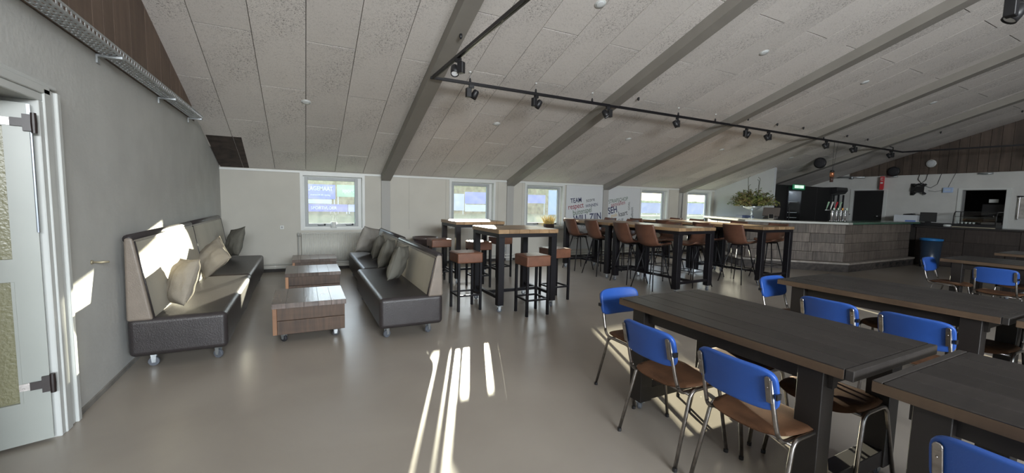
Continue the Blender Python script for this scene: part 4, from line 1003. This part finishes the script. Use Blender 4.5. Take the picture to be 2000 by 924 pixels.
obj('cable', MB().tube([(XR-0.01, 5.42, 2.48), (XR-0.02, 5.44, 2.35), (XR-0.02, 5.36, 2.23), (XR-0.02, 5.27, 2.32), (XR-0.01, 5.25, 2.48)], 0.008, 6).tube([(XR-0.01, 5.30, 2.16), (XR-0.015, 5.15, 2.1), (XR-0.015, 5.02, 2.2), (XR-0.01, 4.96, 2.48)], 0.005, 6).tube([(XR-0.01, 5.2, 2.02), (XR-0.015, 5.05, 1.99), (XR-0.01, 4.89, 2.03)], 0.004, 6).tube([(XR-0.01, 4.80, 2.10), (XR-0.01, 4.68, 2.48)], 0.004, 6), BLACKPL, cb_, smooth=True)
obj('plug', MB().lathe([(0.06, -0.03), (0.09, 0), (0.06, 0.03)], 14, (XR-0.05, 5.36, 2.20)), BLACKPL, cb_, smooth=True)
rs = thing('red_sign', 'small red and white flag sign above the black door', 'sign', (XR-0.12, 6.23, 2.06))
obj('board', MB().box(0, 0.12, -0.01, 0.01, 0.0, 0.40).box(-0.02, 0.0, -0.045, 0.045, 0, 0.4), mat('fire_red', (0.55, 0.04, 0.05), 0.5), rs)
obj('symbol', MB().box(-0.024, -0.021, -0.03, 0.03, 0.18, 0.23).box(-0.024, -0.021, -0.03, 0.03, 0.28, 0.30).box(-0.024, -0.021, -0.03, 0.03, 0.34, 0.36).box(-0.024, -0.021, 0.018, 0.03, 0.30, 0.34), TRIM, rs)
wb = thing('whiteboard', 'small framed whiteboard at the right edge of the far wall', 'whiteboard', (XR, 3.1, 1.55))
obj('board', MB().box(-0.015, 0, -0.45, 0.38, -0.24, 0.26), mat('board_grey', (0.42, 0.40, 0.37), 0.4, var=0.3, scale=9), wb)
obj('frame', MB().box(-0.035, 0, 0.38, 0.42, -0.27, 0.29), CHROME, wb, bevel=0.008, seg=2)
obj('corner_clip', MB().box(-0.04, 0, 0.33, 0.43, 0.29, 0.32), BLACKPL, wb)
cd_ = thing('conduit', 'grey steel conduit end below the far gable', 'conduit')
obj('pipe', MB().tube([(XR-0.04, 7.5, 2.49), (XR-0.04, 6.7, 2.46)], 0.03, 8).lathe([(0.05, -0.03), (0.05, 0.03)], 12, (XR-0.04, 7.05, 2.46), 1), ZINC, cd_, smooth=True)
for k, y in enumerate((6.02, 4.1)):
    o = obj('wall_clamp', MB().tube([(XR-0.03, y+0.15, 2.455), (XR-0.05, y, 2.44), (XR-0.03, y-0.12, 2.45)], 0.022, 6), ZINC, smooth=True); tag(o, 'small steel clamp under the gable planks, %s' % ('left one' if k == 0 else 'right one'), 'clamp', 'steel clamps on the far wall')

# bins
def bin_(name, label, loc, r, h, m, rimm, group=None):
    t = thing(name, label, 'bin', loc, 0, group)
    obj('body', MB().lathe([(r*0.82, 0), (r*0.86, 0.02), (r, h*0.93)], 28), m, t, smooth=True)
    obj('rim', MB().lathe([(r*1.06, h*0.93), (r*1.07, h), (r*0.95, h), (r*0.93, h*0.94)], 28), rimm, t, smooth=True)
    return t
bin_('waste_bin', 'tall black bin with a blue rim in front of the dark counter', (14.40, 4.55, 0), 0.21, 0.74, mat('bin_black', (0.02, 0.035, 0.06), 0.3), mat('bin_blue', (0.02, 0.16, 0.42), 0.35))
bin_('waste_bin', 'dark brown round bin behind the right sofa', (2.24, 8.35, 0), 0.24, 0.69, mat('bin_brown', (0.045, 0.032, 0.032), 0.35), mat('bin_brown_rim', (0.08, 0.06, 0.055), 0.35))

# ------------------------------------------------------------------ track lighting
tk = thing('light_track', 'black rectangular lighting track hanging under the beams', 'light track')
ZT = 3.02
def rail(x0, y0, x1, y1, z=ZT):
    d = Vector((x1-x0, y1-y0, 0)); L = d.length; a = atan2(d.y, d.x)
    o = obj('rail', MB().box(0, L, -0.018, 0.018, -0.018, 0.018).box(0.0, L, -0.006, 0.006, -0.022, -0.018), STEELBLK, tk); o.location = (x0, y0, z); o.rotation_euler = (0, 0, a)
rail(1.50, 5.36, 14.56, 5.36); rail(1.53, 5.34, 1.62, 1.14); rail(14.54, 5.34, 15.3, 1.14); rail(1.62, 1.2, 15.3, 1.14)
o = obj('led_insert', MB().box(-0.006, 0.006, -2.0, -0.9, -0.0215, -0.0185), mat('silver_contact', (0.75, 0.72, 0.66), 0.3), tk); o.location = (1.572, 5.34, ZT)
def make_spot():
    t = thing('track_spotlight', 'x', 'spotlight')
    obj('adapter', MB().box(-0.035, 0.035, -0.016, 0.016, -0.04, 0.0).lathe([(0.008, -0.06), (0.008, -0.04)], 8), BLACKPL, t)
    obj('driver_box', MB().box(-0.075, -0.005, -0.03, 0.03, -0.165, -0.045), BLACKPL, t, bevel=0.004, seg=1)
    M = Matrix.Translation((0.045, 0, -0.125)) @ Matrix.Rotation(R(22), 4, 'Y') @ Matrix.Rotation(R(25), 4, 'X')
    mb = MB().lathe([(0.028, 0.07), (0.040, 0.055), (0.046, 0.0), (0.046, -0.055), (0.040, -0.055), (0.036, -0.035)], 18)
    mb.v = [tuple(M @ Vector(v)) for v in mb.v]
    obj('lamp_head', mb, BLACKPL, t, smooth=True)
    mb = MB().lathe([(0.037, -0.045), (0.03, -0.040)], 18); mb.v = [tuple(M @ Vector(v)) for v in mb.v]
    obj('lens', mb, mat('lens_white', (0.75, 0.76, 0.78), 0.2), t)
    return t
pb4 = {}
SP = [(2.06, 5.36, 0, 'first spotlight from the left on the long track'), (3.07, 5.36, 0.3, 'second spotlight from the left on the long track'),
      (4.40, 5.36, pi, 'third spotlight, under the second roof beam'), (5.96, 5.36, pi+0.4, 'fourth spotlight from the left on the long track'),
      (7.90, 5.36, 0.1, 'fifth spotlight, left one of the close pair'), (8.61, 5.36, pi, 'sixth spotlight, right one of the close pair'),
      (10.79, 5.36, pi, 'seventh spotlight, above the hanging round speaker'), (12.02, 5.36, pi-0.3, 'eighth spotlight, near the fifth roof beam'),
      (13.91, 5.36, pi-0.4, 'last spotlight before the track corner'),
      (1.552, 4.45, 2.2, 'spotlight on the short track near its left corner'), (15.0, 2.83, 0, 'spotlight on the far short track before the gable')]
for x, y, rz, lb in SP: place(pb4, make_spot, (x, y, ZT-0.018), rz, lb, 'black track spotlights')
o = place(pb4, make_spot, (4.55, 1.14, ZT-0.018), 0.0, 'big near spotlight in the upper right corner', 'black track spotlights')
# cable grippers and hangers
def hanger(x, lab):
    t = thing('cable_hanger', lab, 'cable hanger', (x, 5.36, 0), 0, 'cable hangers of the track')
    obj('gripper', MB().lathe([(0.016, 3.04), (0.016, 3.065), (0.008, 3.09)], 8), BLACKPL, t, smooth=True)
    obj('wire', MB().tube([(0, 0, 3.08), (0, 0.0, rz_(5.36))], 0.0015, 4), ZINC, t)
    obj('ceiling_cap', MB().lathe([(0.016, rz_(5.36)-0.012), (0.016, rz_(5.36)+0.004)], 10), TRIM, t)
for x, n in ((2.04, 'above the first spotlight'), (3.06, 'above the second spotlight'), (4.08, 'left of the second beam'), (5.98, 'above the fourth spotlight'), (6.96, 'left of the fourth beam'), (10.66, 'above the seventh spotlight')):
    hanger(x, 'thin wire hanger with black gripper %s' % n)
for k, (x, y) in enumerate(((4.96, 5.28), (7.85, 5.31), (8.82, 5.32), (9.71, 5.29), (11.53, 5.30), (12.5, 5.30), (13.84, 5.31), (1.61, 4.58), (14.3, 4.56), (14.9, 3.4))):
    off_ = 0.14 if x == 1.61 else 0
    p = rp(x, y, off_)
    o = obj('ceiling_plug', MB().lathe([(0.016, 0.01), (0.018, -0.03), (0.008, -0.05)], 8), BLACKPL, smooth=True); o.location = p
    tag(o, 'small black cable plug on the ceiling, %s' % ['right of the second beam', 'left one above the close spotlight pair', 'right one above the close spotlight pair', 'left of the fourth beam end', 'left of the fifth beam', 'right of the hanging lamp cable', 'above the last spotlight', 'on the first roof beam', 'lower one near the far gable', 'upper one near the far gable'][k], 'cable plug', 'black cable plugs on the ceiling')
o = obj('power_cable', MB().tube([(14.0, 5.36, 3.04), (14.0, 5.36, 3.10), (13.8, 5.38, 3.12), (13.65, 5.40, 3.1)], 0.012, 6), BLACKPL, smooth=True); tag(o, 'short black cable arching over the track near its far corner', 'cable')
# recessed downlights
for i, x in enumerate((0.07, 3.0, 5.96, 8.82, 11.6)):
    for j, y in enumerate((6.58, 3.86)):
        if i == 0 and j == 1: continue
        t = thing('downlight', 'unlit round white downlight, %s ceiling bay, %s one' % (['first', 'second', 'third', 'fourth', 'fifth'][i], 'lower' if j == 0 else 'upper'), 'downlight', rp(x, y, 0), 0, 'round downlights in the ceiling')
        t.rotation_euler = (atan2(SL, 1)*-1, 0, 0)
        obj('ring', MB().lathe([(0.065, 0.002), (0.065, -0.003), (0.05, -0.005)], 24), TRIM, t, smooth=True)
        obj('diffuser', MB().lathe([(0.049, -0.005), (0.04, -0.008), (0.01, -0.009)], 20), mat('frosted', (0.7, 0.73, 0.74), 0.3), t, smooth=True)
# hanging lamp above the bar
pl = thing('pendant_lamp', 'slim copper and black pendant lamp hanging above the bar', 'lamp', (11.22, 5.40, 0))
obj('wire', MB().tube([(0, 0, 2.36), (-0.05, -0.02, 3.03)], 0.004, 5).tube([(0.03, 0, 2.36), (0.12, -0.02, 3.03)], 0.003, 5), BLACKPL, pl)
obj('cap', MB().lathe([(0.03, 2.36), (0.042, 2.34), (0.042, 2.31)], 16), BLACKPL, pl, smooth=True)
obj('shade', MB().lathe([(0.04, 2.31), (0.046, 2.28), (0.044, 2.20)], 16), mat('copper', (0.5, 0.2, 0.10), 0.35, 0.7), pl, smooth=True)
obj('tube', MB().lathe([(0.036, 2.20), (0.034, 2.08)], 16), mat('dark_brown_tube', (0.06, 0.03, 0.025), 0.4), pl, smooth=True)

# ------------------------------------------------------------------ radiator and pipes
rd = thing('radiator', 'flat cream panel radiator below the first window', 'radiator')
m_ = MB()
def radf(u, v):
    x = -0.03+1.17*u; return (x, 8.955+0.006*cos(u*2*pi*35), 0.19+0.55*v)
obj('front_panel', MB().grid(210, 1, radf), RADW, rd, smooth=True, solid=0.004, fix=False)
obj('body', MB().box(-0.03, 1.14, 8.966, 9.03, 0.19, 0.74), RADW, rd)
obj('top_grille', MB().box(-0.035, 1.145, 8.945, 9.045, 0.742, 0.752), RADW, rd)
obj('valve', MB().tube([(-0.085, 9.0, 0.12), (-0.085, 9.0, 0.72)], 0.012, 8).tube([(-0.085, 9.0, 0.70), (-0.03, 9.0, 0.70)], 0.014, 8).lathe([(0.02, 0.69), (0.02, 0.75)], 10, (-0.085, 9.0, 0)), mat('valve_grey', (0.35, 0.35, 0.33), 0.4), rd, smooth=True)
o = thing('heating_pipes', 'two cream heating pipes running along the window wall', 'pipe')
obj('pipe', MB().tube([(XL+0.02, 9.01, 0.15), (11.9, 9.01, 0.15)], 0.016, 8), RADW, o, smooth=True)
obj('pipe', MB().tube([(XL+0.02, 9.01, 0.08), (11.9, 9.01, 0.08)], 0.016, 8), RADW, o, smooth=True)
obj('pipe_clip', MB().box(-0.5, -0.48, 9.02, 9.055, 0.06, 0.17).box(3.3, 3.32, 9.02, 9.055, 0.06, 0.17).box(6.2, 6.22, 9.02, 9.055, 0.06, 0.17), RADW, o)
struct('baseboard_back', MB().box(XL, 11.94, 9.045, YB, 0, 0.06), mat('dark_skirting', (0.03, 0.027, 0.025), 0.8), 'dark skirting joint below the windows')
so_ = thing('socket', 'small white wall socket left of the radiator', 'socket', (-0.36, YB, 0.86))
obj('plate', MB().box(-0.035, 0.035, -0.012, 0, -0.035, 0.035), TRIM, so_, bevel=0.004, seg=1); obj('socket_hole', MB().lathe([(0.018, -0.014), (0.018, -0.012)], 14, (0, 0, 0), 1), mat('socket_grey', (0.3, 0.3, 0.3), 0.5), so_)
so2 = thing('socket_box', 'grey socket box on the wall behind the high tables', 'socket', (4.35, YB, 0.28)); obj('box', MB().box(-0.06, 0.06, -0.05, 0, -0.06, 0.06), SASHG, so2, bevel=0.005, seg=1); obj('plug', MB().box(-0.02, 0.02, -0.08, -0.05, -0.03, 0.01), BLACKPL, so2)
cx_ = thing('wall_conduit', 'black cable bent down beside the fourth roof beam', 'cable'); obj('cable', MB().tube([(10.75, 9.0, 1.93), (10.55, 9.02, 1.90), (10.45, 9.03, 1.83), (10.42, 9.02, 0.9)], 0.012, 6), BLACKPL, cx_, smooth=True); obj('clip', MB().box(10.6, 10.7, 8.98, 9.04, 1.90, 1.94), ZINC, cx_)
# sill things
cp = thing('sill_pot', 'white pot with thin wire sprigs on the first window sill', 'pot', (0.56, 9.10, 0.835))
obj('pot', MB().lathe([(0.045, 0), (0.055, 0.01), (0.058, 0.12), (0.05, 0.12), (0.045, 0.02)], 20), TRIM, cp, smooth=True)
w_ = MB()
for k, (x, h) in enumerate(((-0.05, 0.24), (-0.02, 0.30), (0.02, 0.28), (0.05, 0.22))): w_.tube([(x*0.5, 0, 0.02), (x, 0, h), (x+0.015, 0, h+0.02), (x+0.03, 0, h), (x*0.6+0.01, 0, 0.02)], 0.0025, 4)
obj('sprigs', w_, TRIM, cp)
def planter(label, x, z, w, sc, seed, straw=True):
    t = thing('planter', label, 'planter', (x, 9.01, z)); r = random.Random(seed)
    obj('box', MB().box(-w, w, -0.05, 0.05, 0, 0.10), mat('dark_wood_planter', (0.06, 0.042, 0.035), 0.6, var=0.4, scale=20), t, bevel=0.003, seg=1)
    g = MB()
    for k in range(170):
        bx_, by_ = r.uniform(-w*0.9, w*0.9), r.uniform(-0.04, 0.04); dx, dy = r.gauss(0, 0.05)+bx_*0.5, r.gauss(0, 0.03); h = r.uniform(0.10, 0.24)*sc
        wd_ = 0.0035
        g.add([(bx_-wd_, by_, 0.095), (bx_+wd_, by_, 0.095), (bx_+dx*0.5+wd_, by_+dy*0.5, 0.1+h*0.6), (bx_+dx*0.5-wd_, by_+dy*0.5, 0.1+h*0.6)], [(0, 1, 2, 3)])
        g.add([(bx_+dx*0.5-wd_, by_+dy*0.5, 0.1+h*0.6), (bx_+dx*0.5+wd_, by_+dy*0.5, 0.1+h*0.6), (bx_+dx+0.001, by_+dy, 0.1+h), (bx_+dx-0.001, by_+dy, 0.1+h)], [(0, 1, 2, 3)])
    obj('grass_tuft', g, mat('straw_grass', (0.50, 0.38, 0.13), 0.7, var=0.3, scale=30), t)['kind'] = 'stuff'
planter('dark box with straw coloured grass on the third window ledge', 5.63, 0.80, 0.13, 1.0, 1)
t = thing('small_planter', 'low dish of pale yellow flowers on the fourth window sill', 'planter', (9.55, 9.06, 0.835)); g = MB(); r5 = random.Random(4)
obj('dish', MB().lathe([(0.07, 0), (0.09, 0.05), (0.08, 0.05), (0.06, 0.01)], 16), TRIM, t, smooth=True)
for k in range(24): g.lathe([(0.004, -0.02), (0.022, 0), (0.004, 0.018)], 6, (r5.uniform(-0.13, 0.13), r5.uniform(-0.03, 0.03), 0.07+r5.uniform(0, 0.05)))
obj('flowers', g, mat('pale_yellow_flower', (0.55, 0.52, 0.25), 0.7, var=0.3, scale=40), t)['kind'] = 'stuff'

# ------------------------------------------------------------------ lettered wall panels
def text_mesh(name, s, p0, p1, m, parent, y, squash=1.0, bold=0.0):
    """flat lettering whose baseline runs from p0 to p1 (x, z)"""
    cu = bpy.data.curves.new('tmp', 'FONT'); cu.body = s; cu.size = 1.0; cu.resolution_u = 3; cu.offset = bold*0.5
    to = bpy.data.objects.new('tmp', cu); C.objects.link(to)
    dg = bpy.context.evaluated_depsgraph_get(); me = bpy.data.meshes.new_from_object(to.evaluated_get(dg))
    bpy.data.objects.remove(to); bpy.data.curves.remove(cu)
    xs_ = [v.co.x for v in me.vertices]; x0, x1 = min(xs_), max(xs_)
    d = Vector((p1[0]-p0[0], p1[1]-p0[1])); L = d.length; k = L/(x1-x0); d.normalize()
    for v in me.vertices:
        a, b = (v.co.x-x0)*k, v.co.y*k*squash
        v.co = (p0[0]+d.x*a-d.y*b, y, p0[1]+d.y*a+d.x*b)
    me.materials.append(m); o = bpy.data.objects.new(name, me); C.objects.link(o); o.parent = parent
    o['label'] = 'printed word %s' % s
    return o
BANW = mat('panel_white', (0.54, 0.56, 0.58), 0.5)
NAVY, INK, DGREEN, DRED, OCHRE = mat('navy_ink', (0.012, 0.018, 0.075), 0.6), mat('black_ink', (0.02, 0.02, 0.025), 0.6), mat('green_ink', (0.05, 0.10, 0.05), 0.6), mat('red_ink', (0.24, 0.02, 0.04), 0.6), mat('ochre_ink', (0.5, 0.33, 0.10), 0.6)
pnl = thing('word_panel', 'white wall panel with football words, left of the third beam', 'wall panel', (0, 0, 0), 0, 'white panels with football words')
obj('panel', MB().box(6.17, 7.37, YB-0.012, YB-0.002, 0.22, 1.91), BANW, pnl)
pnr = thing('word_panel', 'white wall panel with football words, right of the third beam', 'wall panel', (0, 0, 0), 0, 'white panels with football words')
obj('panel', MB().box(7.57, 8.73, YB-0.012, YB-0.002, 0.22, 1.91), BANW, pnr)
yt = YB-0.0135
for w, x0, z0, x1, z1, m, sq, bo in [('TEAM', 6.31, 1.44, 6.66, 1.48, NAVY, 1.25, 0.02), ('score', 6.82, 1.48, 7.10, 1.52, INK, 1.1, 0), ('respect', 6.25, 1.27, 6.74, 1.34, DRED, 1.2, 0.01),
        ('WINNEN', 6.80, 1.33, 7.21, 1.39, NAVY, 1.15, 0.01), ('buitenspel', 6.41, 1.12, 7.01, 1.22, DGREEN, 1.35, 0), ('WILL ZIJN', 6.42, 0.93, 7.34, 1.03, NAVY, 1.25, 0.03),
        ('TEAMGEEST', 6.43, 0.48, 7.11, 0.56, INK, 1.2, 0.01), ('samen', 6.27, 0.58, 6.53, 0.62, INK, 1.2, 0), ('TEAM', 6.65, 0.80, 6.95, 0.83, INK, 1.1, 0)]:
    text_mesh('lettering', w, (x0, z0), (x1, z1), m, pnl, yt, sq, bo)
for w, x0, z0, x1, z1, m, sq, bo in [('STRAFSCHOP', 7.59, 1.45, 8.28, 1.56, DGREEN, 1.3, 0), ('aanvallen', 7.68, 1.36, 8.18, 1.45, DRED, 1.2, 0), ('SEH', 7.59, 1.16, 7.90, 1.22, NAVY, 1.3, 0.03),
        ('kaart', 7.97, 1.09, 8.29, 1.15, INK, 1.25, 0.01), ('GOAL', 8.36, 1.28, 8.35, 1.52, INK, 1.0, 0), ('balbezit', 8.50, 1.03, 8.48, 1.37, INK, 1.1, 0), ('goals', 7.69, 1.07, 7.91, 1.11, OCHRE, 1.2, 0), ('CUP', 7.95, 0.93, 8.15, 0.97, INK, 1.1, 0)]:
    text_mesh('lettering', w, (x0, z0), (x1, z1), m, pnr, yt, sq, bo)

# ------------------------------------------------------------------ outdoors
GR = mat('grass', (0.045, 0.10, 0.05), 0.9, var=0.35, scale=0.6, spec=0.1)
mb = MB().box(-60, 120, YB+0.25, 160, -0.35, -0.15)
struct('ground', mb, GR, 'football field grass outside')
mb = MB().box(-60, 120, -60, -7.3, -0.35, -0.15)
struct('ground_terrace', mb, mat('pale_paving', (0.45, 0.43, 0.40), 0.9, var=0.1, scale=2), 'pale paving behind the building')
def board(lab, x0, x1, z0, z1, m, y=45.0, txt=None, tm=None, tz=0.5, frame=True):
    t = thing('advertising_board', lab, 'advertising board', (0, 0, 0), 0, 'advertising boards along the field')
    obj('panel', MB().box(x0, x1, y, y+0.06, z0, z1), m, t)
    p = MB()
    n = max(2, int((x1-x0)/3)+1)
    for k in range(n):
        x = x0+0.1+(x1-x0-0.2)*k/(n-1); p.box(x-0.05, x+0.05, y+0.061, y+0.16, -0.15, z1)
    obj('posts', p, ZINC, t)
    if txt:
        for s, a, za, b, sq in txt: text_mesh('lettering', s, (a, za), (b, za), tm, t, y-0.01, sq, 0.02)
    return t
def em(name, c): return mat(name, c, 0.6, var=0.06, scale=0.5)
WT = em('board_white', (0.75, 0.78, 0.8))
board('big blue advertising board with white lettering outside the first window', -2.6, 2.95, 1.30, 2.72, em('board_blue', (0.03, 0.16, 0.62)), txt=[('LAGEMAAT', 0.45, 2.12, 2.72, 1.3), ('transport en opslag', 0.7, 1.62, 2.5, 1.3)], tm=WT)
board('pale green advertising board outside the first window', 3.1, 8.4, 1.55, 2.75, em('board_green', (0.28, 0.58, 0.36)), txt=[('sport & groen', 3.6, 2.0, 6.5, 1.1)], tm=WT)
board('low blue advertising board under the big blue one', -4, 4.0, 0.08, 0.80, em('board_violet', (0.10, 0.16, 0.62)), y=44.0, txt=[('SPORTVLOER', 0.7, 0.3, 3.0, 1.1)], tm=WT)
board('low white advertising board beside the grass outside window one', 4.05, 9.0, 0.08, 0.80, em('board_lilac', (0.50, 0.50, 0.75)), y=44.0)
board('white advertising board strip right of the blue board', -2.6, 2.6, 0.84, 1.26, em('board_pale', (0.66, 0.70, 0.75)))
board('white and red advertising board outside the second window', 12.0, 16.6, 0.3, 2.2, em('board_white2', (0.62, 0.62, 0.75)))
board('blue advertising board outside the second window', 16.7, 20.5, 1.1, 2.45, em('board_blue2', (0.18, 0.26, 0.72)))
board('low white advertising board outside the second window', 16.7, 20.5, 0.2, 1.0, em('board_white3', (0.72, 0.70, 0.70)))
board('blue advertising board outside the third window', 22.5, 27.5, 1.3, 2.35, em('board_blue3', (0.14, 0.22, 0.6)))
board('tall pale blue board outside the third window', 28.0, 30.5, -0.1, 3.0, em('board_sky', (0.25, 0.42, 0.85)))
board('long blue grey board outside the fourth window', 38, 50, 0.2, 1.7, em('board_slate', (0.22, 0.30, 0.55)))
board('long blue grey board outside the last window', 50.5, 66, 0.1, 1.8, em('board_slate2', (0.20, 0.30, 0.62)))
def hedge(lab, x0, x1, y, h, m, seed):
    r = random.Random(seed); mb = MB()
    n = int((x1-x0)*1.4)
    def fn(u, v):
        x = x0+(x1-x0)*u; a = pi*v
        nz = noise.noise(Vector((x*0.9, v*6, seed)))*0.45+noise.noise(Vector((x*3, v*14, seed+5)))*0.22
        return (x, y-cos(a)*-1.2*(1+nz*0.4)-1.2, -0.15+max(0, sin(a))**0.55*h*(1+nz*0.22))
    mb.grid(max(20, n*2), 12, fn)
    o = obj('hedge', mb, m, smooth=False); return tag(o, lab, 'hedge', 'hedges beyond the field')
hedge('long olive hedge behind the advertising boards', -30, 34, 52, 4.1, mat('olive_hedge', (0.16, 0.17, 0.07), 0.9, var=0.5, scale=2.5), 1)
hedge('low green hedge far right beyond the field', 34, 110, 62, 2.4, mat('green_hedge', (0.16, 0.24, 0.08), 0.9, var=0.4, scale=2.5), 2)
